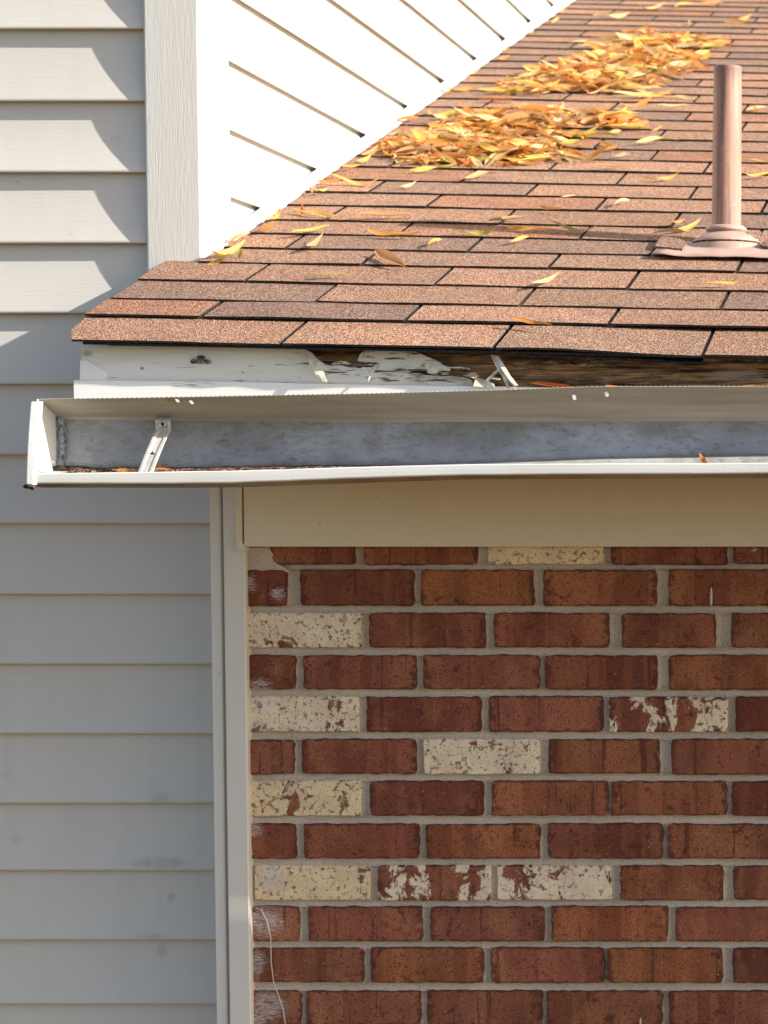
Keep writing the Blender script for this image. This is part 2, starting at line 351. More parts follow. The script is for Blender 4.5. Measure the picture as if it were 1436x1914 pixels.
def make_leaf():
    a = M('dry_leaf', .55, .3)
    oi = a.n('ObjectInfo'); at_ = a.n('Attribute', attribute_name='leafcol')
    base = a.mix(oi.outputs['Alpha'], at_.outputs['Color'], oi.outputs['Color'])
    c = a.mix(a.ramp(a.noise((1, 1, 1), 60, 4), [(.45, 0.), (.7, .55)]), base, a.mix(1., base, (.62, .42, .32), 'MULTIPLY'))
    c = a.mix(a.ramp(a.noise(sc=170, detail=3), [(.66, 0.), (.74, .6)]), c, (.10, .05, .02))
    a.col(c); a.bump(a.noise(sc=150, detail=3), .0008, .5)
    tr = a.n('BsdfTranslucent'); a.set(tr.inputs[0], c); mx = a.n('MixShader'); mx.inputs[0].default_value = .28
    a.set(mx.inputs[1], a.b.outputs[0]); a.set(mx.inputs[2], tr.outputs[0]); a.set(a.t.nodes['Material Output'].inputs[0], mx.outputs[0])
    return a.m
m_leaf = make_leaf()
a = M('dry_lawn', .95, .1); a.col(a.mix(a.ramp(a.noise(sc=.6, detail=6, world=True, rnd=False), [(.4, 0.), (.65, 1.)]), (.10, .072, .034), (.17, .115, .06))); m_ground = a.m
a = M('pale_string', .7); a.col((.55, .46, .38)); m_string = a.m

# ------------------------------------------------------------------ ground
g = obj('ground', [(-400, -400, 0), (400, -400, 0), (400, 400, 0), (-400, 400, 0)], [(0, 1, 2, 3)], m_ground); g['kind'] = 'structure'

# ------------------------------------------------------------------ brick wall
YB = 3.737
RIGHT = 2.5
bw = empty('brick_wall', (xat(900, 1400, YB), YB, 0), 'shaded red brick wall with scattered cream faced bricks under the beige board', 'brick wall')
rows = [  # (top v, bottom v, [(u0, u1, kind)])
 (989, 1055, [(508, 668, 'r'), (684, 897, 'o'), (915, 1131, 'y90'), (1145, 1362, 'd'), (1372, 1585, 'c35')]),
 (1065, 1132, [(460, 540, 'p'), (565, 777, 'd'), (790, 1001, 'o'), (1018, 1230, 'o'), (1251, 1462, 'o')]),
 (1146, 1211, [(464, 678, 'c85'), (692, 910, 'r'), (925, 1141, 'r'), (1163, 1340, 'r'), (1368, 1582, 'r')]),
 (1225, 1289, [(464, 554, 'd'), (568, 780, 'r'), (793, 1010, 'r'), (1020, 1230, 'd'), (1251, 1466, 'o')]),
 (1302, 1368, [(464, 671, 'c80'), (685, 900, 'd'), (914, 1128, 'r'), (1139, 1360, 'c55'), (1375, 1590, 'p')]),
 (1382, 1447, [(464, 550, 'r'), (564, 778, 'r'), (792, 1008, 'c88'), (1025, 1233, 'o'), (1255, 1470, 'r')]),
 (1460, 1525, [(466, 673, 'y78'), (690, 903, 'd'), (918, 1136, 'o'), (1143, 1359, 'o'), (1368, 1580, 'p')]),
 (1540, 1605, [(466, 551, 'd'), (566, 782, 'd'), (795, 1009, 'o'), (1023, 1239, 'd'), (1247, 1462, 'r')]),
 (1618, 1683, [(472, 688, 'y82'), (703, 915, 'c50'), (927, 1140, 'c68'), (1157, 1352, 'o'), (1370, 1585, 'r')]),
 (1695, 1760, [(466, 556, 'r'), (572, 786, 'r'), (801, 1016, 'r'), (1028, 1247, 'o'), (1261, 1475, 'r')]),
 (1772, 1837, [(466, 676, 'r'), (688, 900, 'o'), (914, 1127, 'r'), (1133, 1349, 'o'), (1368, 1580, 'k')]),
 (1852, 1916, [(466, 557, 'r'), (566, 782, 'r'), (793, 1010, 'r'), (1018, 1236, 'r'), (1248, 1462, 'r')]),
]
for k in range(8):
    v0 = 1931 + 78.6 * k
    us = [466] + ([690, 918, 1143] if k % 2 == 0 else [570, 798, 1026, 1254])
    rows.append((v0, v0 + 65, [(u, (us[i + 1] - 14 if i + 1 < len(us) else u + 214), random.choice('rrdo')) for i, u in enumerate(us)]))
TINT = {'r': (1, 1, 1), 'd': (.84, .76, .74), 'o': (1.12, 1.12, .92), 'p': (.62, .46, .50), 'k': (.42, .40, .46)}
def brick_shape(x0, x1, z0, z1, y):
    """front outline with chipped, uneven arrises, a small rounded edge, sides running back into the wall"""
    def side(a, b, n): return [(a[0] + (b[0] - a[0]) * i / n, a[1] + (b[1] - a[1]) * i / n) for i in range(n)]
    nl = max(6, int((x1 - x0) / .009)); P = side((x0, z0), (x1, z0), nl) + side((x1, z0), (x1, z1), 7) + side((x1, z1), (x0, z1), nl) + side((x0, z1), (x0, z0), 7)
    cx, cz = (x0 + x1) / 2, (z0 + z1) / 2; r = random.random() * 100; out = []
    for (x, z) in P:
        j = .0014 * nz(x * 60 + r, z * 60) + .0009 * random.uniform(-1, 1)
        dx, dz = (x - cx) / (x1 - x0) * 2, (z - cz) / (z1 - z0) * 2
        cr = .0022 if abs(dx) > .97 and abs(dz) > .9 else 0
        sx = (1 if dx > .98 else -1 if dx < -.98 else 0); sz = (1 if dz > .97 else -1 if dz < -.97 else 0)
        out.append((x + sx * (j - cr * .6), z + sz * (j * .8 - cr * .5)))
    n = len(out)
    R0 = [(cx + (x - cx) * (1 - .0010 / (x1 - x0) * 2), y, cz + (z - cz) * (1 - .0010 / (z1 - z0) * 2)) for x, z in out]
    R1 = [(x, y + .0013, z) for x, z in out]; R2 = [(x, y + .05, z) for x, z in out]
    v, f = loft([R0, R1, R2], True); f.append(tuple(range(n))); return v, [tuple(reversed(q)) for q in f]
far_v, far_f, far_m = [], [], []
heads = []
for ri, (v0, v1, lst) in enumerate(rows):
    z1, z0 = zat(v0, YB), zat(v1, YB)
    L = [(xat(a, 1400, YB), xat(b, 1400, YB), k) for a, b, k in lst]
    x = L[-1][1]
    while x < RIGHT:
        L.append((x + .0125, x + .201, random.choice('rrddoo') if random.random() > .1 else 'c80')); x += .201
    for bi, (a, b, k) in enumerate(L):
        y = YB + random.uniform(-.0015, .0012)
        V, F = brick_shape(a, b, z0 + random.uniform(-.0008, .0008), z1 + random.uniform(-.0008, .0008), y)
        cream = k[0] in 'cy'
        if a < .35 and ri < 15:
            o = fix(obj('brick', V, F, m_cream if cream else m_brick, bw))
            if cream:
                cc = (.86, .73, .53) if k[0] == 'c' else (.84, .67, .39)
                o.color = (*cc, int(k[1:]) / 100)
                o['label'] = 'cream faced brick with flaking skin' if k[0] == 'c' else 'yellowish cream brick with flaked edges'
            else:
                t = TINT[k]; j = random.uniform(.88, 1.12); o.color = (t[0] * j, t[1] * j * random.uniform(.95, 1.05), t[2] * j * random.uniform(.9, 1.1), 0)
                if k == 'k': o['label'] = 'dark purple burnt brick'
        else:
            n0 = len(far_v); far_v += V; far_f += [tuple(i + n0 for i in q) for q in F]
        heads.append((L[bi - 1][1] if bi else xat(440, 1400, YB), a, z0, z1))
o = fix(obj('brick', far_v, far_f, m_brick, bw, color=(.95, .92, .9, 0))); tag(o, kind='stuff')
# mortar: tooled bed joints, head joints, all one mesh
mv, mf = [], []
def add(V, F):
    n0 = len(mv); mv.extend(V); mf.extend(tuple(i + n0 for i in q) for q in F)
PROF = [(0, .0035), (.12, .0055), (.35, .0085), (.6, .0085), (.82, .0065), (.94, .0045), (1, .0035)]
xL = xat(440, 1400, YB)
bed = []
for (a, b) in zip(rows, rows[1:]): bed.append((zat(a[1], YB), zat(b[0], YB)))
for bi, (zt, zb) in enumerate(bed):
    zt += .0015; zb -= .0015; rings = []
    x = xL
    while x < RIGHT + .02:
        w_ = .0010 * nz(x * 9, bi * 7.3)
        rings.append([Vector((x, YB + d + .0008 * nz(x * 45, t * 4, bi) + .0009 * nz(x * 7, bi * 3), zb + (zt - zb) * t + w_)) for t, d in PROF]); x += .009 if x < .3 else .08
    add(*loft(rings))
for hi, (a, b, z0, z1) in enumerate(heads):
    a -= .0015; b += .0015; rings = []
    for s in range(8):
        z = z0 - .002 + (z1 - z0 + .004) * s / 7
        rings.append([Vector((a + (b - a) * t + .0006 * nz(z * 80, hi), YB + .0005 + d + .0009 * nz(z * 60, t * 5, hi), z)) for t, d in PROF])
    add(*loft(rings))
zb_, zt_ = zat(rows[-1][1], YB), zat(980, YB)
add(*box(xL, RIGHT, YB + .012, YB + .09, 0.0, zt_))
# smeared patch at the upper left where a brick is buried in mortar
P = [(461, 1023), (503, 1023), (506, 1029), (511, 1036), (508, 1042), (512, 1050), (520, 1056), (532, 1060), (540, 1064), (538, 1070), (524, 1070), (514, 1075), (505, 1074), (498, 1080), (490, 1084), (484, 1080), (478, 1073), (471, 1072), (463, 1076)]
P = [(u + random.uniform(-1.2, 1.2), v + random.uniform(-1.2, 1.2)) for u, v in P]
add(*prism([at(u, v, YB - .0012) for u, v in P], .012))
o = fix(obj('mortar', mv, mf, m_mortar, bw, smooth=False))
# paint-spattered string
pts = [at(u, v, YB - .004) for u, v in [(478, 1697), (488, 1700), (499, 1722), (506, 1752), (507, 1800), (512, 1838), (521, 1862), (530, 1890), (535, 1925), (536, 1990)]]
o = obj('string', *tube(pts, .0011), m_string); tag(o, 'thin pale string hanging loose down the left edge of the brick wall', 'string')

# ------------------------------------------------------------------ cream siding wall
YS = 3.864
butts = [-1015, -881, -748, -614, -481, -348, -214, -81, 52, 187, 320, 453, 584, 716, 848, 977, 1109, 1240, 1370, 1500, 1626, 1756, 1876, 2002, 2128, 2254, 2380, 2506]
sw = empty('siding_wall', (xat(100, 900, YS), YS, 0), 'cream horizontal vinyl siding wall at the left, sunlit above and shaded below', 'siding wall')
def board(za, zb, x0, x1, dep, r):
    """za bottom, zb bottom of the board above; face swells outward towards its butt"""
    prof = []; ex = 1.9 + .5 * nz(r * 3.3)
    for t in (0, .06, .15, .3, .45, .6, .75, .88, .97, 1.0):
        prof.append((zb + .010 + (za - zb - .010) * t, YS + dep * (1 - t ** ex)))
    prof += [(za - .0015, YS + .0012), (za - .001, YS + .006), (za + .004, YS + .012)]
    n = max(2, int((x1 - x0) / .05)); rings = []
    for i in range(n + 1):
        x = x0 + (x1 - x0) * i / n
        rings.append([Vector((x, y + .0009 * nz(x * 2.3, r, z * 9), z + .0007 * nz(x * 1.7, r * 3.1))) for z, y in prof])
    return loft(rings)
xl, xr_up, xr_lo = -3.0, xat(275, 200, YS), xat(392, 1200, 3.74) + .03
for i in range(1, len(butts)):
    zb, za = zat(butts[i - 1], YS), zat(butts[i], YS)
    V, F = board(za, zb, xl, xr_up if butts[i] < 840 else xr_lo, .0145, i * 1.37)
    o = fix(obj('siding_board', V, F, m_siding, sw, smooth=False))
    for p in o.data.polygons: p.use_smooth = True
    o.data.update()
    for e in o.data.edges: pass
zlow, ztop = 0.0, zat(butts[0], YS)
obj('wall_sheathing', *box(-3.0, xat(373, 200, YS) - .004, YS + .03, YS + .12, zlow, ztop), m_deck, sw)
# upper corner post
XW = xat(375, 300, 3.858)                                # plane of the sunlit side wall
xp0 = xat(270, 250, 3.858)
zpost = roofz(XW, 3.85) - .10
def rounded_plan(x0, x1, y0, y1, r):
    p = [(x0, y1), (x0, y0 + r)]
    p += [(x0 + r - r * math.cos(t), y0 + r - r * math.sin(t)) for t in (.52, 1.05)] + [(x0 + r, y0)]
    p += [(x1 - r, y0)] + [(x1 - r + r * math.sin(t), y0 + r - r * math.cos(t)) for t in (.52, 1.05)] + [(x1, y0 + r), (x1, y1)]
    return p
def upright(plan, z0, z1, n=12, wob=.0006):
    rings = []
    for i in range(n + 1):
        z = z0 + (z1 - z0) * i / n
        rings.append([Vector((x + wob * nz(z * 2, x * 5), y + wob * nz(z * 2.3, x * 9, 4), z)) for x, y in plan])
    v, f = loft(rings, True); m = len(plan); f += [tuple(range(m)), tuple(range(len(v) - m, len(v)))]; return v, f
o = fix(obj('corner_post', *upright(rounded_plan(xp0, XW, 3.858, 4.006, .004), zpost, ztop), m_post, sw)); o['label'] = 'ribbed grey corner post, its sunlit side white'
# lower corner trim beside the brick
y0 = 3.722
pl = [(xat(u, 1400, y0), y) for u, y in [(395, 3.90), (395, 3.731), (396.5, 3.7285), (413, 3.7285), (415, 3.730), (416, 3.738), (421.5, 3.738), (422.5, 3.724), (424, 3.7225), (460, 3.7225), (462.5, 3.7245), (463, 3.90)]]
o = fix(obj('corner_trim', *upright(pl, 0.02, zat(860, 3.72), 16, .0008), m_trim, sw)); o['label'] = 'beige grooved trim between siding and brick'

# ------------------------------------------------------------------ sunlit side wall
dw = empty('side_wall', (XW, 5.5, roofz(XW, 5.5)), 'sunlit white siding wall rising behind the sloping roof', 'siding wall')
sb = [zat(v, 4.004) for v in (362, 235, 105)]
st = (sb[2] - sb[0]) / 2
zs = [sb[0] - st * k for k in range(4, 0, -1)] + sb + [sb[2] + st * k for k in range(1, 26)]
for i in range(len(zs) - 1):
    za, zb = zs[i], zs[i + 1]
    prof = [(zb + .010 + (za - zb - .010) * t, XW - .005 - .0145 * (1 - t ** 1.5)) for t in (0, .1, .3, .55, .8, .95, 1.)]
    prof += [(za - .0015, XW - .0062), (za - .001, XW - .011), (za + .004, XW - .017)]
    rings = []
    ys = 4.0045
    if za > roofz(XW, 9.6): pass
    for k in range(40):
        y = ys + (9.6 - ys) * k / 39
        rings.append([Vector((x + .0012 * nz(y * 1.3, i * 2.2), y, z + .0012 * nz(y * 1.1, i * 1.7, 3))) for z, x in prof])
    o = fix(obj('siding_board', *loft(rings), m_white_siding, dw, smooth=True))
obj('wall_sheathing', *box(XW - .13, XW - .03, 4.02, 9.6, 1.8, zs[-1]), m_deck, dw)
# white flashing strip along the roof
rings = []
for k in range(60):
    y = 3.92 + (9.5 - 3.92) * (k / 59) ** 1.6; tp = min(1, .25 + (y - 3.92) * 5); z = roofz(XW, y) + .017; wv = .0012 * nz(y * 3); j = random.uniform(-.0006, .0006)
    rings.append([Vector((XW - .004, y, z + .010 * tp + wv)), Vector((XW + .002, y, z + .0103 * tp + wv + j)), Vector((XW + .0045, y, z + .008 * tp + wv)), Vector((XW + .0065, y, z + .001 + j)), Vector((XW + .006 + .010 * tp, y, z - .003)), Vector((XW - .004, y, z - .03))])
V, F = loft(rings, True); F += [tuple(range(6)), tuple(range(len(V) - 6, len(V)))]
o = fix(obj('flashing_strip', V, F, m_whitetrim, dw)); o['label'] = 'white metal strip where wall meets roof'

# ------------------------------------------------------------------ shingle roof
rf = empty('shingle_roof', (xat(800, 650, YE), YE, roofz(-.8, YE)), 'low sloping roof of weathered reddish brown asphalt shingles with rotted eave', 'roof')
vrow = [656, 611, 579, 543, 507, 479, 451, 425, 396, 371, 347, 322]
yrow = [roof_pt(700, v).y for v in vrow]; yrow[0] = YE
step = (yrow[-1] - yrow[3]) / 8
while yrow[-1] < 9.4: yrow.append(yrow[-1] + step)
joints = {0: [525, 924, 1314], 1: [377, 759, 1139], 2: [591, 974, 1348], 3: [460, 814, 1174], 4: [678, 1027, 1379], 5: [535, 876, 1219], 6: [744, 1085, 1415], 7: [611, 937, 1256], 8: [799, 1115, 1424], 9: [691, 984, 1290], 10: [864, 1153], 11: [728, 1028, 1316]}
left_px = {0: [(135, 645), (186, 590)], 1: [(180, 588), (222, 558)], 2: [(229, 558), (276, 525)], 3: [(272, 526), (300, 505)]}
TAB, TH = .257, .0034
def slab(xa, xb, xa2, xb2, y, ln, r, lift=0., base=.0085):
    """one shingle tab: butt edge from xa to xb at y, running up-slope"""
    n = 6; rings = []
    for i in range(n + 1):
        t = i / n; x0 = xa + (xb - xa) * t; x1 = xa2 + (xb2 - xa2) * t
        hb = base + .0016 * nz(x0 * 7, r) + lift * (.5 + .5 * nz(x0 * 4, r * 2)) ;
        if base < .005: hb += .0014 * nz(x0 * 3.1, 5) - (.0075 if x0 < -.424 else .0058) * min(1, max(0, (x0 + .66) / .22))
        dy = .0032 * nz(x0 * 9, r * 1.3, 2) + random.uniform(-.0006, .0006)
        b0, b1, t0, t1 = RP(x0, y + dy, hb), RP(x1, y + ln, 0), RP(x0, y + dy, hb + TH), RP(x1, y + ln, TH)
        mid = RP((x0 + x1) / 2, y + ln * .22, hb * .80 + TH + .0006 * nz(x0 * 5, r * 4))
        rings.append([b0, t0, mid, t1, b1])
    V, F = loft(rings, True); m = 5; F += [tuple(range(m)), tuple(range(len(V) - m, len(V)))]
    mi = []
    for q, fc in enumerate(F):
        mi.append(1 if (q < n * m and q % m in (0, 4, 3)) or q >= n * m else 0)
    return V, F, mi
TONE = [(.95, .90, .82), (1.04, .96, .84), (.91, .90, .84), (.78, .80, .80), (1.10, 1.03, .93), (.96, .80, .69), (.74, .76, .79)]
fv, ff, fm = [], [], []
cnt = 0
XRF = 3.0
for i, y in enumerate(yrow):
    lean = 0.0
    if i in joints:
        v = vrow[i]; J = [roof_pt(u, v + (u - 700) * .018).x for u in joints[i]]
    else:
        off = (i % 2) * .1525 + .02 * math.sin(i * 2.1); J = []
        x = XW - .6 + off
        while x < -.2: J.append(x + random.uniform(-.004, .004)); x += .305
        J = [q for q in J if q > XW + .04]
    pitch = .305
    while J[0] - pitch > XW + .03 - (.1 if i < 4 else 0): J.insert(0, J[0] - pitch)
    while J[-1] < XRF: J.append(J[-1] + pitch)
    if i in left_px:
        (ua, va), (ub, vb) = left_px[i]; a = roof_pt(ua, va).x; b = roof_pt(ub, vb).x
        J = [q for q in J if q > a + .03]; xs = [a] + J
        b = a + (b - a) * 1.0
    else:
        a = b = XW + .002; xs = [a] + J
    for k in range(len(xs) - 1):
        gap = .0032
        xa = xs[k] + (gap if k else 0); xb = xs[k + 1] - gap
        ln = TAB; xa2 = xa
        if k == 0 and i in left_px: xa2 = a + (b - a) * (ln / max(.05, (yrow[i + 1] - y)))
        if i == 3 and k == 0: xa2 = max(xa2, xp0 + .01); ln = TAB
        lift = .002 if i == 0 and xb > -.75 else .0012
        V, F, mi = slab(xa, xb, xa2, xb, y, ln, i * 3.7 + k * 11.3, lift, .0048 if i == 0 else .0085)
        # is it in or near the picture?
        u_ok = xa < -.22 + (y - YE) * .02 + .40
        if u_ok:
            tn = random.choice(TONE); jt = random.uniform(.92, 1.06)
            o = fix(obj('shingle', V, F, [m_shingle, m_edge], rf, mi, color=(tn[0] * jt, tn[1] * jt, tn[2] * jt, 1))); cnt += 1
        else:
            n0 = len(fv); fv += V; ff += [tuple(q + n0 for q in f) for f in F]; fm += mi
o = fix(obj('shingle', fv, ff, [m_shingle, m_edge], rf, fm)); tag(o, kind='stuff')
print('shingle tabs', cnt)
# starter course under the first row
xs0 = roof_pt(150, 648).x
V, F, mi = slab(xs0, XRF, xs0, XRF, YE + .003, .2, 1.1, 0., .0036); V = [v - RN * .0036 for v in V]
obj('starter_course', V, F, [m_edge, m_edge], rf, mi)
# two broken starter strips showing at the right
for (ua, ub, dv, dy) in [(965, 1240, 9, .008), (1130, 1310, 14, .012)]:
    a, b = roof_pt(ua, 660).x, roof_pt(ub, 668).x
    V, F, mi = slab(a, b, a, b, YE + dy, .1, ua, 0., .003); V = [v - Vector((0, 0, .006 + dv * .0003)) for v in V]
    obj('starter_course', V, F, [m_edge, m_edge], rf, mi)
# roof deck, soffit, frieze
V = []
for (x, y) in [(xs0 + .02, YE + .045), (XRF, YE + .045), (XRF, 9.6), (xs0 - .05, 9.6)]:
    V += [RP(x, y, -.003), RP(x, y, -.02)]
obj('roof_deck', V, [(0, 2, 4, 6), (1, 7, 5, 3), (0, 1, 3, 2), (2, 3, 5, 4), (4, 5, 7, 6), (6, 7, 1, 0)], m_deck, rf)
YF = 3.412
zfb = zat(775, YF)
xf0 = xat(152, 690, YF)
obj('soffit_board', *box(xf0, XRF, YF + .02, 3.74, zfb - .012, zfb), m_frieze, rf)
o = bevel(obj('frieze_board', *box(xat(455, 950, 3.715), RIGHT, 3.715, 3.74, zat(1022, 3.715), zfb - .014), m_frieze, rf), .0015)
o['label'] = 'plain tan board above the bricks'
o = bevel(fix(obj('frieze_channel', *prism([at(u, v, 3.712) for u, v in [(440, 880), (451, 880), (452, 1014), (458, 1024), (457, 1031), (446, 1030), (441, 1022)]], .03), m_frieze, rf)), .0012)
# rotten fascia board: rough grid
def fasc_top(x): return roofz(x, YE) + .005
grid = []
NX, NZ_ = 420, 16
xg0, xg1 = xat(520, 690, YF), xat(1520, 690, YF)
for i in range(NX + 1):
    x = xg0 + (xg1 - xg0) * i / NX; col = []
    for j in range(NZ_ + 1):
        z = zfb + (fasc_top(x) - zfb) * j / NZ_
        d = .007 * nz(x * 6, z * 95, 3) + .006 * nz(x * 22, z * 260, 8) + .002 * nz(x * 80, z * 300, 1)
        hole = 0
        col.append(Vector((x, YF + .004 + d + hole, z)))
    grid.append(col)
V, F = loft(grid)
V0, F0 = box(xg1 - .01, XRF, YF + .002, YF + .03, zfb, fasc_top(xg1)); n0 = len(V); V += [Vector(p) for p in V0]; F += [tuple(q + n0 for q in f) for f in F0]
V0, F0 = box(xf0 + .002, XRF, YF + .022, YF + .035, zfb, zfb + .03); n0 = len(V); V += [Vector(p) for p in V0]; F += [tuple(q + n0 for q in f) for f in F0]
fb = fix(obj('fascia_board', V, F, m_rot, rf)); fb['label'] = 'dark rotten fascia wood laid bare'
# remaining paint skin of the fascia
O = (500, 620); S = 2.872
def c6(x, y): return (O[0] + x / S, O[1] + y / S)
outline = [(152, 645), (330, 648), (500, 650)] + [c6(*p) for p in [(190, 92), (235, 112), (262, 145), (318, 180), (400, 184), (470, 194), (560, 190), (612, 172), (545, 164), (482, 156), (494, 122), (520, 98), (610, 94), (700, 97), (812, 112), (870, 140), (925, 165), (985, 186), (1080, 194), (1078, 202), (990, 203), (978, 213), (935, 212), (905, 226), (862, 222), (845, 208), (770, 214), (745, 226), (800, 226), (860, 234), (930, 232), (1000, 240), (1082, 252), (1110, 292), (1110, 330)]] + [(880, 760), (152, 760)]
pts = []
for i, (u, v) in enumerate(outline):
    u2, v2 = outline[(i + 1) % len(outline)]; L = math.hypot(u2 - u, v2 - v); n = max(1, int(L / 5)) if (u > 550 and u2 > 550 and v < 730) else max(1, int(L / 60))
    for k in range(n):
        t = k / n; j = 1.3 if n > 1 and u > 550 else 0
        pts.append((u + (u2 - u) * t + random.uniform(-j, j), v + (v2 - v) * t + random.uniform(-j, j)))
o = fix(obj('painted_face', *prism([at(u, v, YF - .006) for u, v in pts], .011), m_paint, rf)); o['label'] = 'peeling white painted face of the fascia'
pf = o
# knot and nail hole on the painted face
V, F = [], []
def lump(cu, cv, Y, ru, rv, d, n=14, m=4):
    rings = []
    for j in range(m + 1):
        a_ = j / m * 1.45
        rings.append([at(cu + ru * math.cos(a_) * math.cos(k / n * 6.283) * (1 + .35 * nz(k * .9, cu, j)), cv + rv * math.cos(a_) * math.sin(k / n * 6.283) * (1 + .35 * nz(k * .9, cv, j)), Y - d * math.sin(a_) * (1 + .4 * nz(k, j, cu))) for k in range(n)])
    v, f = loft(rings, True); f.append(tuple(range(len(v) - n, len(v)))); return v, f
for cu, cv, ru, rv, d in [(362, 675, 6, 5, .004), (376, 668, 8, 4, .006), (388, 676, 8, 4, .004), (374, 677, 9, 3, .003)]:
    v, f = lump(cu, cv, YF - .006, ru, rv, d); n0 = len(V); V += v; F += [tuple(q + n0 for q in x) for x in f]
a = M('knot_wood', .85); a.col(a.ramp(a.noise(sc=160, detail=4), [(.42, (.05, .035, .03)), (.6, (.30, .25, .21))])); m_knot = a.m
fix(obj('wood_knot', V, F, m_knot, rf))
# left end bracket plate and bright lower trim
o = fix(obj('end_plate', *prism([at(u, v, YF - .010) for u, v in [(150, 673), (164, 675), (180, 684), (196, 692), (195, 716), (149, 716)]], .02), m_whitetrim, rf))
YT = 3.398
xt0, xt1 = xat(138, 720, YT), 2.4
rings = []
tab = [(138, 711), (400, 713), (640, 718), (800, 721), (960, 723), (1100, 727), (1436, 735), (1700, 738), (5800, 760)]
for k in range(90):
    x = xt0 + (XRF - xt0) * (k / 89) ** 1.7; u = PX + x * FPX / YT; v = lerp_tab(tab, u) + .8 * nz(u * .02)
    zt = zat(v, YT); rings.append([Vector((x, YT, zt)), Vector((x, YT + .007, zt + .001)), Vector((x, YT + .007, zt - .045)), Vector((x, YT, zt - .045))])
V, F = loft(rings, True); F += [(0, 1, 2, 3), tuple(range(len(V) - 4, len(V)))]
o = fix(obj('fascia_trim', V, F, m_whitetrim, rf)); o['label'] = 'bright white trim strip behind the gutter'
# peeling chips and splinters
def sliver(poly, Ya, Yb, th=.0016, lab=None):
    vs = [p[1] for p in poly]; lo, hi = min(vs), max(vs)
    P = [at(u, v, Ya + (Yb - Ya) * (v - lo) / (hi - lo + 1e-6)) for u, v in poly]
    o = fix(obj('splinter', *prism(P, th), m_chip, fb))
    return o
ch = [
 ([(198, 112), (240, 124), (282, 158), (312, 180), (318, 205), (302, 190), (294, 200), (306, 236), (320, 268), (296, 266), (272, 228), (262, 234), (246, 200), (222, 170)], 3.398, 3.380),
 ([(604, 166), (588, 190), (560, 232), (540, 268), (548, 225), (560, 205), (572, 180)], 3.400, 3.388),
 ([(748, 112), (764, 112), (762, 150), (752, 190), (750, 150)], 3.398, 3.392),
 ([(1085, 222), (1112, 216), (1136, 240), (1120, 246), (1108, 250), (1078, 240)], 3.396, 3.388),
 ([(1118, 246), (1160, 256), (1216, 280), (1220, 302), (1204, 308), (1150, 296), (1106, 292)], 3.392, 3.382),
 ([(1240, 196), (1248, 206), (1200, 250), (1184, 268), (1168, 262), (1205, 226)], 3.392, 3.386),
 ([(1188, 240), (1252, 250), (1250, 258), (1190, 252)], 3.392, 3.390),
 ([(1196, 122), (1216, 124), (1262, 200), (1286, 250), (1300, 312), (1288, 300), (1262, 246), (1226, 184)], 3.394, 3.372),
 ([(1214, 124), (1238, 128), (1270, 178), (1300, 230), (1346, 288), (1330, 290), (1300, 262), (1262, 206)], 3.392, 3.370),
 ([(1262, 200), (1278, 214), (1310, 262), (1322, 292), (1342, 312), (1326, 300), (1300, 272), (1280, 240)], 3.386, 3.368),
 ([(490, 134), (524, 112), (526, 140), (505, 145)], 3.397, 3.392),
 ([(842, 168), (900, 160), (982, 196), (978, 212), (936, 206), (900, 224), (864, 222)], 3.400, 3.393),
]
for k in range(46):
    x = random.uniform(300, 1090); yb = lerp_tab([(300, 180), (470, 195), (600, 205), (760, 222), (1000, 242), (1090, 262)], x) + random.uniform(-28, 40)
    if yb > 290: continue
    L = random.uniform(10, 42); hgt = random.uniform(3, 8)
    ch.append(([(x - L, yb + random.uniform(-2, 2)), (x - L * .3, yb - hgt), (x + L * .5, yb - hgt * .6), (x + L, yb + random.uniform(-3, 3)), (x + L * .3, yb + hgt * .6), (x - L * .4, yb + hgt * .4)], 3.4035, 3.4035 - random.uniform(.001, .006)))
for poly, ya, yb in ch: sliver([c6(*p) for p in poly], ya, yb)

# ------------------------------------------------------------------ gutter
gu = empty('rain_gutter', at(62, 890, 3.35), 'loose white metal rain gutter twisted forward below the eave, its inside showing', 'gutter')
TA = [(62, 746), (330, 742), (700, 735), (950, 728), (1030, 725), (1110, 722.5), (1436, 722), (5800, 722)]
TB = [(62, 783), (330, 786), (700, 788), (1436, 787), (5800, 787)]
TC = [(62, 877), (330, 876), (700, 870), (950, 861), (1100, 855), (1436, 849), (5800, 845)]
TD = [(62, 885), (330, 881), (430, 880), (700, 872), (870, 867.5), (1436, 865), (5800, 864)]
TEE = [(62, 904), (330, 904), (430, 903), (700, 893), (870, 888), (1436, 885), (5800, 884)]
YA, YBk, YC, YD = 3.325, 3.391, 3.386, 3.302
def gpt(tab, u, Y, dv=0.): return at(u, lerp_tab(tab, u) + dv, Y)
us = [62 + 3.0 * k for k in range(int((1700 - 62) / 3.0))] + [1700 + 100 * k for k in range(0, 41)]
holes = [(318, .10), (340, .22), (1065, .30), (1126, .20)]
V, F, mi = [], [], []
NR = 12; NBK = 6
rr = []
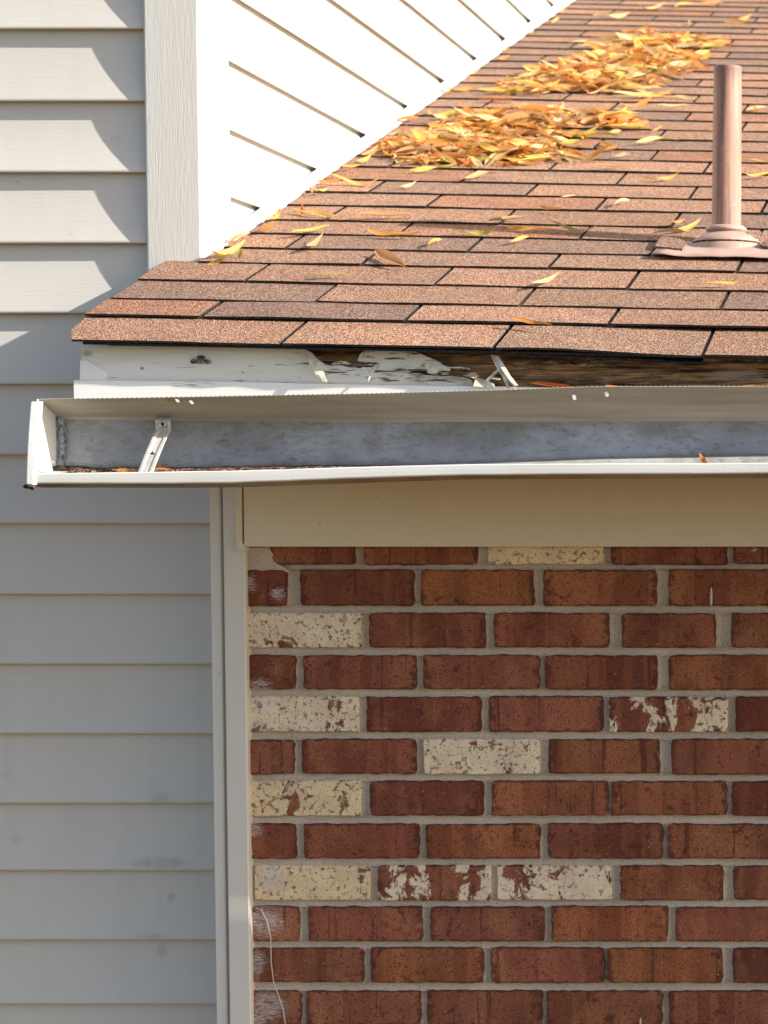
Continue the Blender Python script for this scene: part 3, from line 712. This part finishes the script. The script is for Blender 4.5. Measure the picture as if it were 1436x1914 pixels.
for q, u in enumerate(us):
    ring = []
    sc = 1.3 * math.sin(u / 9.2 * 6.283) if u < 1700 else 0
    x0 = at(u, 800, 3.302).x
    def P(tab, Y, dv=0.):
        p = gpt(tab, u, Y, dv); return Vector((x0, Y, p.z))
    A, B_, C_ = P(TA, YA), P(TB, YBk), P(TC, YC)
    wob = .0022 * nz(x0 * 3, 5) + .0012 * nz(x0 * 11, 2)
    for j in range(NR): 
        t = j / NR; p = A.lerp(B_, t); p.z += .004 * math.sin(t * 3.14) * .6 + wob * math.sin(t * 3.14); p.y += .002 * nz(x0 * 4, t * 3, 7) ; p.z += (-sc * .00062 if j == 0 else 0); ring.append(p)
    # curved crease then the old floor, now facing out
    for j in range(NBK):
        t = j / (NBK - 1); p = B_.lerp(C_, t); p.y += .006 * math.sin(t * 3.14) + .0012 * nz(x0 * 5, t * 4, 1); ring.append(p)
    rr.append(ring)
n = NR + NBK
verts = [p for r in rr for p in r]; faces = []; mats = []
for q in range(len(rr) - 1):
    for j in range(n - 1):
        u = us[q]
        if any(abs(u + 1.5 - hu) < 3.4 - 1.2 * abs(j / NR * 10 - ht * 10) and abs(j / NR - ht) < .10 for hu, ht in holes): continue
        faces.append((q * n + j, (q + 1) * n + j, (q + 1) * n + j + 1, q * n + j + 1)); mats.append(0 if j < NR else 1)
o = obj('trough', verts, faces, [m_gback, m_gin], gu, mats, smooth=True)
sm = o.modifiers.new('thick', 'SOLIDIFY'); sm.thickness = .0009; sm.offset = 0
o['label'] = 'weathered grey inside of the gutter'
tr_ob = o
# front wall (lying as a floor) and lip
us2 = [50 + 10 * k for k in range(166)] + [1700 + 200 * k for k in range(21)]
rings, rings2 = [], []
for u in us2:
    x0 = at(u, 800, 3.302).x
    zC, zD, zE = gpt(TC, u, YC).z, gpt(TD, u, YD).z, gpt(TEE, u, YD).z
    wv = .0004 * nz(x0 * 6, 3) + .0003 * nz(x0 * 23, 9)
    rings.append([Vector((x0, YC + .001, zC)), Vector((x0, YC - .02, zC - .0035)), Vector((x0, YC - .045, zD - .004)), Vector((x0, YD + .007, zD - .002))])
    rings2.append([Vector((x0, YD + .007, zD - .002)), Vector((x0, YD + .005, zD + wv)), Vector((x0, YD + .0008, zD + wv - .0003)), Vector((x0, YD, zD + wv - .0012)), Vector((x0, YD + .0004, (zD + zE) / 2 + wv)), Vector((x0, YD + .0010, zE + .0022 + wv)), Vector((x0, YD + .0018, zE + .0008 + wv)), Vector((x0, YD + .003, zE + wv)), Vector((x0, YD + .012, zE + wv - .001)), Vector((x0, YD + .022, zE - .0045)), Vector((x0, YD + .05, zE - .0062)), Vector((x0, YC + .002, zC - .006))])
V, F = loft(rings); o = obj('front_wall', V, F, m_gfloor, gu, smooth=True)
V, F = loft(rings2); m_ = len(rings2[0]) - 1
mi = [(0 if q % m_ < 7 else 1) for q in range(len(F))]
o = obj('front_lip', V, F, [m_gwhite, m_gunder], gu, mi, smooth=False); o['label'] = 'bright white rolled lip of the gutter'
# end cap: profile plate with a folded rim
capx = at(62, 800, 3.302).x
prof = [(YA - .002, gpt(TA, 62, YA).z), (YBk, gpt(TB, 62, YBk).z), (YC, gpt(TC, 62, YC).z - .006), (YD + .02, gpt(TEE, 62, YD).z - .002), (YD - .001, gpt(TEE, 62, YD).z), (YD - .001, gpt(TD, 62, YD).z), (YD + .002, (gpt(TD, 62, YD).z + gpt(TA, 62, YA).z) / 2)]
nn = len(prof)
Vc = [Vector((capx - .001, y, z)) for y, z in prof] + [Vector((capx - .0025, y, z)) for y, z in prof]
Fc = [tuple(range(nn)), tuple(range(2 * nn - 1, nn - 1, -1))] + [(i, i + nn, (i + 1) % nn + nn, (i + 1) % nn) for i in range(nn)]
cap = fix(obj('end_cap', Vc, Fc, m_gwhite, gu)); cap['label'] = 'white end cap closing the left end'
# folded front rim of the cap
yr = YD - .003
plan = [(at(46, 800, yr).x, yr + .006), (at(47, 800, yr).x, yr + .001), (at(49, 800, yr).x, yr), (at(60, 800, yr).x, yr), (at(63, 800, yr).x, yr + .002), (at(64, 800, yr).x, yr + .012), (at(46, 800, yr).x, yr + .014)]
z_hi, z_lo = zat(750, yr), zat(906, yr)
Vr = []; rg = []
for k in range(9):
    t = k / 8; z = z_lo + (z_hi - z_lo) * t; rg.append([Vector((x + (.0035 * t), y + .012 * t * t, z)) for x, y in plan])
V, F = loft(rg, True); F += [tuple(range(len(plan))), tuple(range(len(V) - len(plan), len(V)))]
obj_r = fix(obj('rim', V, F, m_gwhite, cap))
# sealant down the inside corner
rings = []
for k in range(26):
    t = k / 25; v = 779 + 96 * t; uu = 112 + 4 * math.sin(t * 3) + 3 * nz(t * 6, 2); wd = 8 + 3.5 * nz(t * 9, 1) + (7 * max(0, t - .8) * 5)
    rings.append([at(uu - wd, v, YBk - .004 + .004 * nz(t * 9, 7)), at(uu - wd * .3, v + nz(t * 30), YBk - .009 + .003 * nz(t * 14, 3)), at(uu + wd * .5, v, YBk - .007 + .003 * nz(t * 17, 5)), at(uu + wd * 1.1 + 2 * nz(t * 20, 6), v, YBk + .002)])
V, F = loft(rings); fix(obj('sealant_bead', V, F, m_seal, gu, smooth=False))
V, F = lump(128, 875, YC - .012, 40, 5, .006, 18, 4); fix(obj('sealant_bead', V, F, m_dirt, gu))
# silt of shingle granules lying on the front wall
rings = []
for k in range(90):
    u = 100 + k * 7.0; x0 = at(u, 800, 3.302).x; hgt = .0022 * (1 + nz(u * .03)) * (1 if u < 560 else max(0, 1 - (u - 560) / 160)); zc, zd = gpt(TC, u, YC).z, gpt(TD, u, YD).z
    wv = [.0012 * nz(u * .21, j * 3.) for j in range(4)]
    rings.append([Vector((x0, YC - .001, zc + hgt + wv[0])), Vector((x0, YC - .012, zc + hgt * .8 + wv[1] - .001)), Vector((x0, YC - .03, zc - .0028 + hgt * .5 + wv[2])), Vector((x0, YC - .045, zd - .0046 + hgt * .2))])
V, F = loft(rings); o = obj('granule_silt', V, F, m_silt, gu); o['kind'] = 'stuff'
# hanger bracket
hb = []
def ribbon(centre, halfw, Ys, name, mat, par, rib=0., lean=0.):
    rings = []
    for (u, v), y in zip(centre, Ys):
        cs = [(-1, -.2), (-.92, -1), (-.62, -1), (-.5, 0), (.5, 0), (.62, -1), (.92, -1), (1, -.2)]
        rings.append([at(u + halfw * c, v + lean * c, y + rib * d) for c, d in cs])
    V, F = loft(rings); o = fix(obj(name, V, F, mat, par)); m = o.modifiers.new('thick', 'SOLIDIFY'); m.thickness = .0012; m.offset = 0; return o
br = ribbon([(305, 780), (304, 783), (304.5, 786), (305, 795), (306, 804), (305, 806.5), (301, 812), (292, 832), (282, 856), (272, 882)], 13.5, [3.384, 3.372, 3.367, 3.366, 3.366, 3.363, 3.356, 3.340, 3.324, 3.308], 'hanger_bracket', m_alu, gu, .0022, 0.5)
br['label'] = 'bent metal hanger strap with a screw'
V, F = lump(304, 793, 3.3635, 7, 7, .004, 14, 4); fix(obj('screw', V, F, m_alu, br, smooth=True))
V, F = lump(304, 793, 3.3600, 4, 4, .0006, 8, 2); fix(obj('screw_recess', V, F, m_dirt, br))
V, F = lump(285, 848, 3.328, 5, 1.8, .0005, 8, 2); v2, f2 = lump(285, 848, 3.328, 1.8, 5, .0006, 8, 2); n0 = len(V); fix(obj('slot', V + v2, F + [tuple(q + n0 for q in x) for x in f2], m_dirt, br))
# dried clump under the corner
V, F = lump(54, 909, YD + .002, 11, 5, .010, 14, 5); v2, f2 = lump(61, 911, YD + .002, 6, 5, .011, 12, 4); n0 = len(V)
fix(obj('dirt_clump', V + v2, F + [tuple(q + n0 for q in x) for x in f2], m_dirt, gu))

# ------------------------------------------------------------------ vent pipe
ax = roof_pt(1358, 466)
vp = empty('vent_pipe', ax, 'faded pinkish brown plumbing vent pipe standing on the roof in a flanged boot', 'vent pipe')
NS = 40
def revolve(prof, cx, cy, tilt=(0, 0)):
    rings = []
    for r, z in prof:
        rings.append([Vector((cx + r * math.cos(t * 6.28318 / NS) + tilt[0] * z, cy + r * math.sin(t * 6.28318 / NS), ax.z + z)) for t in range(NS)])
    return loft(rings, True)
tl = (.012, 0)
o = fix(obj('pipe', *revolve([(.0262, -.02), (.0258, .06), (.0254, .15), (.0250, .25), (.0246, .312), (.0250, .314), (.0250, .3195), (.0244, .3205), (.0205, .3205), (.0205, .12)], ax.x, ax.y, tl), m_pipe, vp, smooth=False))
for p in o.data.polygons: p.use_smooth = True
bevel(o, .0006, 1)
fix(obj('collar', *revolve([(.0262, .0415), (.030, .0412), (.0345, .0385), (.0362, .0355), (.0362, .0325), (.0345, .0318), (.0325, .0295)], ax.x, ax.y), m_boot, vp, smooth=True))
V, F = revolve([(.031, .030), (.034, .0285), (.045, .0235), (.056, .0165), (.0585, .0130), (.0588, .0112)], ax.x, ax.y); fix(obj('boot_cone', V, F, m_boot, vp, smooth=True))
V, F = revolve([(.0565, .0122), (.0592, .0120), (.0596, .0108), (.0592, .0095), (.0565, .0093)], ax.x, ax.y); fix(obj('groove_ring', V, F, m_dirt, vp, smooth=True))  # dark ring filling the groove between cone and base
rings = []
for r, z, k in [(.0565, .0118, 0), (.0562, .0098, 0), (.0590, .0088, 0), (.0612, .004, .15), (.0640, -.004, .5), (.0665, -.002, .85), (.0690, .004, 1.), (.074, .0115, 1.)]:
    ring = []
    for t in range(NS):
        x = ax.x + r * math.cos(t * 6.28318 / NS); y = ax.y + r * math.sin(t * 6.28318 / NS)
        zr = roofz(x, y) + .008; zz = (ax.z + z) * (1 - k) + (zr + (.012 - z) * .25) * k; zz = max(zz, zr) if k < 1 else zr + .004
        ring.append(Vector((x, y, zz)))
    rings.append(ring)
fix(obj('boot_base', *loft(rings, True), m_boot, vp, smooth=True))
pr = []
pc = [roof_pt(1218, 497), roof_pt(1505, 507)]
for k in range(14):
    t = k / 13; ring = []
    for j in range(8):
        s = j / 7; x = pc[0].x + (pc[1].x - pc[0].x) * t; y = pc[0].y + .29 * s + .004 * (abs(t - .5) > .45) * (j == 0)
        h = .0195 - .0155 * s + .0022 * nz(t * 6, s * 3) + (.002 if j == 0 and k in (0, 1) else 0); ring.append(RP(x, y, h))
    pr.append(ring)
o = fix(obj('flashing_plate', *loft(pr), m_flash, vp, smooth=True)); m = o.modifiers.new('thick', 'SOLIDIFY'); m.thickness = .0016; m.offset = -1
# cut end of shingle lapping over the plate
P = [roof_pt(u, v) + RN * .0205 for u, v in [(1225, 481), (1229, 474), (1237, 464), (1250, 464), (1272, 468), (1282, 472), (1282, 480), (1277, 486), (1262, 485)]]
nP = len(P); V = P + [p - RN * .004 for p in P]; F = [tuple(range(nP)), tuple(range(2 * nP - 1, nP - 1, -1))] + [(i, i + nP, (i + 1) % nP + nP, (i + 1) % nP) for i in range(nP)]
o = fix(obj('shingle', V, F, m_shingle, rf, color=(.85, .85, .85, 1))); o['label'] = 'small cut corner of shingle on the vent flashing'
P = [roof_pt(u, v) + RN * .0205 for u, v in [(1420, 478), (1436, 468), (1500, 470), (1500, 487), (1436, 482)]]
nP = len(P); V = P + [p - RN * .004 for p in P]; F = [tuple(range(nP)), tuple(range(2 * nP - 1, nP - 1, -1))] + [(i, i + nP, (i + 1) % nP + nP, (i + 1) % nP) for i in range(nP)]
fix(obj('shingle', V, F, m_shingle, rf, color=(.8, .8, .84, 1)))

# ------------------------------------------------------------------ leaves
def leaf_geo(L, W, bend, twist, fold, wave, r, n=9):
    """slender willow-like blade along +X, with stalk"""
    V, F = [], []
    for i in range(n + 1):
        t = i / n; w_ = W * .5 * (math.sin(math.pi * t ** .85) ** .8 if 0 < t < 1 else .04) + .0004
        x = L * (t - .5); zc = bend * L * ((2 * t - 1) ** 2 - .35) + wave * L * math.sin(t * 7 + r); yc = .06 * L * math.sin(t * 2.6 + r)
        tw = twist * (t - .5) * 2
        for s in (-1, 0, 1):
            yy, zz = s * w_, abs(s) * w_ * fold
            V.append(Vector((x, yc + yy * math.cos(tw) - zz * math.sin(tw), zc + yy * math.sin(tw) + zz * math.cos(tw))))
    for i in range(n):
        for s in (0, 1): F.append((i * 3 + s, (i + 1) * 3 + s, (i + 1) * 3 + s + 1, i * 3 + s + 1))
    return V, F
VAR = []
for k in range(14):
    V, F = leaf_geo(1., random.uniform(.11, .19), random.uniform(-.08, .22), random.uniform(-1.8, 1.8), random.uniform(.2, 1.1), random.uniform(0, .045), k * 1.9)
    me = bpy.data.meshes.new('leaf'); me.from_pydata(V, [], F); me.materials.append(m_leaf)
    me.polygons.foreach_set('use_smooth', [True] * len(F)); me.update(); VAR.append((me, V, F))
COL = {'orange': (.58, .265, .062), 'yellow': (.62, .39, .10), 'tan': (.52, .32, .15), 'pale': (.64, .48, .24), 'brown': (.38, .17, .06), 'green': (.46, .41, .08), 'olive': (.33, .25, .09), 'rust': (.50, .16, .03)}
def leaf_matrix(p, d, nrm, L, Wk=1.):
    d = d.normalized(); nrm = (nrm - d * nrm.dot(d)).normalized(); y = nrm.cross(d)
    return Matrix(((d.x * L, y.x * L * Wk, nrm.x * L, p.x), (d.y * L, y.y * L * Wk, nrm.y * L, p.y), (d.z * L, y.z * L * Wk, nrm.z * L, p.z), (0, 0, 0, 1)))
def leaf(mat4, c, var, label, group=None, jit=.12):
    o = bpy.data.objects.new('leaf', VAR[var % len(VAR)][0]); C.objects.link(o); o.matrix_world = mat4
    k = random.uniform(1 - jit, 1 + jit); o.color = (COL[c][0] * k, COL[c][1] * k * random.uniform(.92, 1.08), COL[c][2] * k, 1)
    tag(o, label, 'leaf', group); return o
def flat_leaf(u1, v1, u2, v2, c, label, var=None, Lmax=.125, h=.016, wk=1., tilt=0., group=None):
    a, b = roof_pt(u1, v1), roof_pt(u2, v2); d = b - a; L = min(d.length, Lmax); p = (a + b) / 2 + RN * (h + .004)
    n = RN.copy(); n.rotate(Matrix.Rotation(tilt, 3, d.normalized()))
    return leaf(leaf_matrix(p, d, n, max(L, .03), wk), c, random.randrange(14) if var is None else var, label, group)
def stand_leaf(u1, v1, u2, v2, Y, c, label, var=0, wk=1., twist=0., nrm=None, group=None):
    """leaf standing or hanging between two places at depth Y"""
    a, b = at(u1, v1, Y), at(u2, v2, Y); d = b - a; n = Vector((twist, -1, .25)) if nrm is None else nrm
    return leaf(leaf_matrix((a + b) / 2, d, n, d.length, wk), c, var, label, group)
LV = [
 (668, 425, 780, 419, 'tan', 'twisted tan leaf with one tip curling up, in the middle of the lower roof', .5),
 (733, 370, 782, 362, 'pale', 'short blunt cream leaf below the left end of the nearer heap', .5),
 (872, 352, 930, 338, 'tan', 'broad folded tan leaf just below the nearer heap', .7),
 (765, 335, 850, 328, 'green', 'slender yellow-green leaf just below the nearer heap', .2),
 (618, 356, 716, 363, 'yellow', 'long ochre leaf near the white strip below the nearer heap', .2),
 (690, 453, 788, 460, 'orange', 'long orange leaf lying level left of the small yellow tilted leaf', .2),
 (797, 484, 832, 466, 'yellow', 'small yellow leaf tilted up to the right on the lower roof', .3),
 (700, 490, 765, 516, 'orange', 'bright orange leaf sloping down to the right across a shingle joint', .6),
 (572, 487, 608, 466, 'tan', 'short tan leaf pointing down to the left near the white corner', .4),
 (550, 460, 616, 443, 'yellow', 'dull yellow leaf over a shingle joint near the white corner', .3),
 (540, 405, 650, 431, 'yellow', 'longest yellow leaf beside the leaves caught on the white strip', .3),
 (590, 380, 616, 372, 'green', 'tiny yellow-green leaf below the white strip', .5),
 (392, 500, 455, 478, 'yellow', 'wide yellow leaf at the foot of the corner post', .7),
 (580, 538, 655, 534, 'olive', 'thin dull olive leaf on the fourth shingle course from the eave', .1),
 (915, 436, 980, 424, 'olive', 'grey-olive leaf with spots in the shadow band of the pipe', .3),
 (845, 452, 928, 456, 'green', 'curved yellow-green leaf below the pipe shadow', .2),
 (958, 472, 1005, 461, 'yellow', 'plump golden leaf below the pipe shadow', .5),
 (948, 444, 1040, 450, 'orange', 'golden-orange leaf lying in the pipe shadow', .3),
 (1025, 444, 1122, 453, 'olive', 'dark olive leaf touching a golden leaf in the pipe shadow', .3),
 (1010, 404, 1055, 412, 'orange', 'curled orange-brown leaf above the pipe shadow', .8),
 (1143, 406, 1182, 391, 'pale', 'pale yellow leaf pointing up to the right left of the pipe', .5),
 (1050, 388, 1078, 384, 'pale', 'small pale leaf above the curled orange one', .3),
 (994, 556, 1050, 538, 'pale', 'arched pale yellow leaf over a joint near the eave', .5),
 (950, 622, 1036, 632, 'orange', 'bright orange-brown leaf on the lowest shingle course', .3),
 (1300, 551, 1388, 551, 'yellow', 'slim yellow leaf below the vent flashing', .1),
 (1247, 440, 1282, 432, 'orange', 'small orange and white leaf left of the vent boot', .5),
 (1252, 452, 1308, 436, 'yellow', 'yellow leaf pointing at the vent boot collar', .4),
 (1216, 459, 1292, 452, 'tan', 'wavy brownish leaf touching the vent boot', .4),
 (1112, 330, 1182, 328, 'tan', 'thin tan leaf with a curled end left of the pipe, below the heap', .4),
 (1200, 353, 1272, 348, 'yellow', 'slim ochre leaf close to the left of the pipe', .2),
 (1190, 283, 1268, 275, 'pale', 'pale yellow leaf between the nearer heap and the pipe', .3),
 (1145, 308, 1198, 301, 'tan', 'tan leaf with a green end right of the nearer heap', .4),
 (1215, 262, 1238, 255, 'yellow', 'small golden leaf at the right tip of the nearer heap', .5),
 (1392, 346, 1460, 340, 'yellow', 'yellow leaf right of the pipe, cut by the picture edge', .2),
 (1380, 317, 1436, 320, 'yellow', 'orange-yellow leaf just right of the pipe', .2),
 (1396, 222, 1432, 214, 'tan', 'pale tan leaf pair right of the pipe top', .6),
 (1180, 196, 1260, 190, 'yellow', 'long yellow leaf in the gap right of the two heaps', .3),
 (1230, 215, 1290, 212, 'pale', 'thin pale leaf left of the upper pipe', .2),
 (1062, 92, 1100, 89, 'pale', 'cream leaf left of the farther heap', .4),
 (1108, 44, 1180, 40, 'pale', 'long cream leaf above the farther heap', .2),
 (1192, 28, 1242, 22, 'tan', 'tan leaf near the top edge of the photo', .4),
 (1262, 24, 1300, 18, 'yellow', 'yellow leaf near the top edge of the photo, rightward of a tan one', .4),
 (1310, 20, 1352, 16, 'orange', 'orange leaf at the top of the photo', .4),
 (1362, 50, 1408, 44, 'orange', 'orange leaf above the top of the pipe', .4),
 (1350, 56, 1412, 60, 'tan', 'tan leaf just above the top of the pipe', .3),
 (1296, 96, 1360, 102, 'yellow', 'yellow leaf at the right tip of the farther heap', .4),
]
for k, (u1, v1, u2, v2, c, lab, ti) in enumerate(LV):
    flat_leaf(u1, v1, u2, v2, c, lab, var=k * 5 + 1, tilt=ti * .5 + .12, wk=.9)
stand_leaf(710, 395, 727, 418, roof_pt(720, 420).y, 'pale', 'upright pale curl rising from the twisted tan leaf', 3, .8)
stand_leaf(556, 412, 568, 370, roof_pt(565, 412).y, 'rust', 'upright rusty leaf leaning on the white strip', 2, 1.2)
stand_leaf(538, 414, 600, 396, roof_pt(560, 408).y, 'green', 'greenish leaf in the clump caught on the white strip', 5, .9)
stand_leaf(444, 496, 452, 462, roof_pt(448, 494).y, 'green', 'upright lime leaf beside the wide yellow leaf at the corner post', 4, 1.4)
stand_leaf(384, 506, 432, 474, roof_pt(410, 502).y - .01, 'yellow', 'long yellow leaf poking forward at the foot of the corner post', 7, 1.2)
stand_leaf(1096, 306, 1136, 266, roof_pt(1110, 308).y, 'orange', 'orange leaf standing tilted at the right end of the nearer heap', 1, 1.3)
stand_leaf(1405, 218, 1416, 196, roof_pt(1410, 220).y, 'tan', 'upright tan leaf right of the pipe top', 6, 2.2)
stand_leaf(1425, 468, 1430, 446, roof_pt(1428, 470).y - .03, 'orange', 'orange curled leaf tucked against the right of the vent boot', 2, 1.6)
stand_leaf(1431, 474, 1440, 448, roof_pt(1428, 470).y - .035, 'pale', 'pale standing leaf at the right of the vent boot', 8, 1.1)
G1 = 'small leaves lodged along the white strip'
for k, (u, v, c) in enumerate([(482, 448, 'rust'), (500, 432, 'tan'), (522, 420, 'orange'), (538, 372, 'tan'), (552, 362, 'rust'), (655, 298, 'tan'), (670, 288, 'orange'), (690, 268, 'tan'), (756, 238, 'rust'), (785, 224, 'orange'), (830, 182, 'tan'), (895, 150, 'yellow'), (930, 120, 'orange'), (962, 104, 'orange'), (1000, 72, 'tan'), (1025, 50, 'yellow'), (1070, 30, 'orange'), (470, 470, 'tan'), (620, 330, 'orange'), (640, 318, 'yellow')]):
    p = roof_pt(u, v); y = min(p.y, 8.5); q = RP(XW + random.uniform(.026, .055), y, random.uniform(.016, .026)); d = Vector((random.uniform(-.15, .9), 1, TR + random.uniform(-.1, .35)))
    leaf(leaf_matrix(q, d, Vector((.35, -.4, random.uniform(.6, 1))), random.uniform(.035, .065), 1.3), c, k, 'small dry leaf lodged against the white strip where roof meets wall', G1)
# gutter and fascia leaves
def lay(u1, v1, u2, v2, Y, c, lab, var, wk, nrm): stand_leaf(u1, v1, u2, v2, Y, c, lab, var, wk, 0, nrm)
lay(216, 882, 258, 879, 3.318, 'orange', 'orange leaf lying in the gutter left of the hanger strap', 1, 1.7, Vector((.1, -.7, .7)))
lay(262, 881, 322, 877, 3.314, 'rust', 'thin rusty leaf in the gutter at the foot of the hanger strap', 3, .9, Vector((.1, -.5, .9)))
lay(55, 876, 92, 888, 3.308, 'rust', 'small rusty leaf in the left end of the gutter', 9, .9, Vector((.1, -.5, .9)))
lay(1325, 868, 1309, 845, 3.328, 'rust', 'rusty brown leaf tip standing up out of the gutter at the right', 0, 2.2, Vector((-.2, -1, .2)))
lay(990, 719, 1084, 723, 3.372, 'rust', 'rust-red leaf lying along the rotten fascia above the gutter', 1, .55, Vector((.1, -.9, .4)))
lay(1130, 723, 1186, 726, 3.370, 'rust', 'small orange leaf between rotten fascia and gutter', 4, .55, Vector((.1, -.9, .4)))
lay(1362, 723, 1450, 719, 3.372, 'brown', 'golden brown leaf behind the gutter at the right picture edge', 6, .5, Vector((.1, -.9, .4)))
# heaps
def inside(poly, x, y):
    r = False; n = len(poly)
    for i in range(n):
        (x1, y1), (x2, y2) = poly[i], poly[(i + 1) % n]
        if (y1 > y) != (y2 > y) and x < (x2 - x1) * (y - y1) / (y2 - y1) + x1: r = not r
    return r
near = [(712, 300), (760, 274), (810, 250), (860, 226), (930, 216), (1050, 214), (1140, 222), (1190, 240), (1185, 250), (1140, 260), (1085, 264), (1050, 276), (1090, 294), (1130, 304), (1080, 317), (980, 319), (860, 323), (770, 319), (720, 312)]
nearB = [(760, 300), (800, 255), (900, 225), (960, 245), (1000, 290), (960, 318), (800, 318)]
farp = [(910, 184), (945, 168), (985, 152), (1050, 136), (1100, 114), (1130, 96), (1190, 82), (1260, 76), (1340, 80), (1345, 104), (1318, 114), (1312, 134), (1262, 150), (1230, 172), (1160, 186), (1060, 189), (960, 190)]
thin = [(690, 305), (800, 215), (960, 120), (1100, 70), (1300, 50), (1370, 90), (1330, 180), (1220, 250), (1150, 320), (850, 340), (720, 335)]
def heap(poly, n, hmax):
    R = [roof_pt(u, v) for u, v in poly]; P2 = [(p.x, p.y) for p in R]
    x0, x1 = min(p[0] for p in P2), max(p[0] for p in P2); y0, y1 = min(p[1] for p in P2), max(p[1] for p in P2)
    out = []
    while len(out) < n:
        x, y = random.uniform(x0, x1), random.uniform(y0, y1)
        if not inside(P2, x, y): continue
        # depth of heap grows from its edge
        e = min(math.hypot(x - a, (y - b) * .7) for a, b in P2)
        hh = hmax * min(1, e / .12) * (.6 + .9 * nz(x * 7, y * 5))
        if e < .09 and random.random() < .35 + .9 * nz(x * 11, y * 8): continue
        out.append((x, y, .012 + max(0, hh) * random.random() ** .7))
    return out
items = [(p, 'near') for p in heap(near, 430, .030)] + [(p, 'near') for p in heap(nearB, 130, .032)] + [(p, 'far') for p in heap(farp, 560, .030)]
sp = [(p, 'loose') for p in heap(thin, 70, .004)]
def rand_leaf(p):
    x, y, h = p; th = random.gauss(0, .75) + (math.pi if random.random() < .5 else 0)
    d = Vector((math.cos(th), math.sin(th), 0)); d.z = TR * d.y + KR * d.x + random.gauss(0, .24 if h > .02 else .07)
    n = RN + Vector((random.gauss(0, .5), random.gauss(-.3, .5), 0)); L = random.choice([.055, .065, .08, .09, .10, .11]) * random.uniform(.8, 1.15)
    return leaf_matrix(RP(x, y, h + .003), d, n, L, random.uniform(.9, 1.5))
def rcol(): return random.choices(['orange', 'yellow', 'tan', 'pale', 'brown', 'green', 'rust'], [34, 18, 18, 14, 14, 4, 14])[0]
items.sort(key=lambda q: q[0][1] - q[0][2] * 4)
NIND = 190
LAB = {'near': ('narrow dry leaf heaped with others in the nearer leaf pile', 'leaves of the nearer heap on the roof'), 'far': ('narrow dry leaf heaped with others in the farther leaf pile', 'leaves of the farther heap on the roof'), 'loose': ('loose narrow leaf scattered round the edges of the leaf piles', 'loose leaves around the heaps')}
bulk = {'near': [], 'far': []}
ni = 0
for p, w_ in items:
    if w_ == 'near' and p[2] > .018 and ni < 130 or w_ == 'far' and ni < 175 and random.random() < .12:
        leaf(rand_leaf(p), rcol(), random.randrange(14), *LAB[w_]); ni += 1
    else: bulk[w_].append(p)
for p, w_ in sp: leaf(rand_leaf(p), rcol(), random.randrange(14), *LAB['loose'])
for key, nm, lb in (('near', 'leaf_heap', 'mass of orange and yellow leaves making up the nearer heap on the roof'), ('far', 'leaf_heap', 'mass of orange and yellow leaves making up the farther heap on the roof')):
    V, F, CC = [], [], []
    for p in bulk[key]:
        m4 = rand_leaf(p); me, v, f = random.choice(VAR); c = COL[rcol()]; k = random.uniform(.85, 1.15); n0 = len(V)
        V += [m4 @ q for q in v]; F += [tuple(i + n0 for i in q) for q in f]; CC += [(c[0] * k, c[1] * k, c[2] * k, 1)] * len(v)
    o = obj(nm, V, F, m_leaf, smooth=True, color=(1, 1, 1, 0)); tag(o, lb, 'leaf heap', kind='stuff')
    at_ = o.data.color_attributes.new('leafcol', 'FLOAT_COLOR', 'POINT'); at_.data.foreach_set('color', [x for c in CC for x in c])
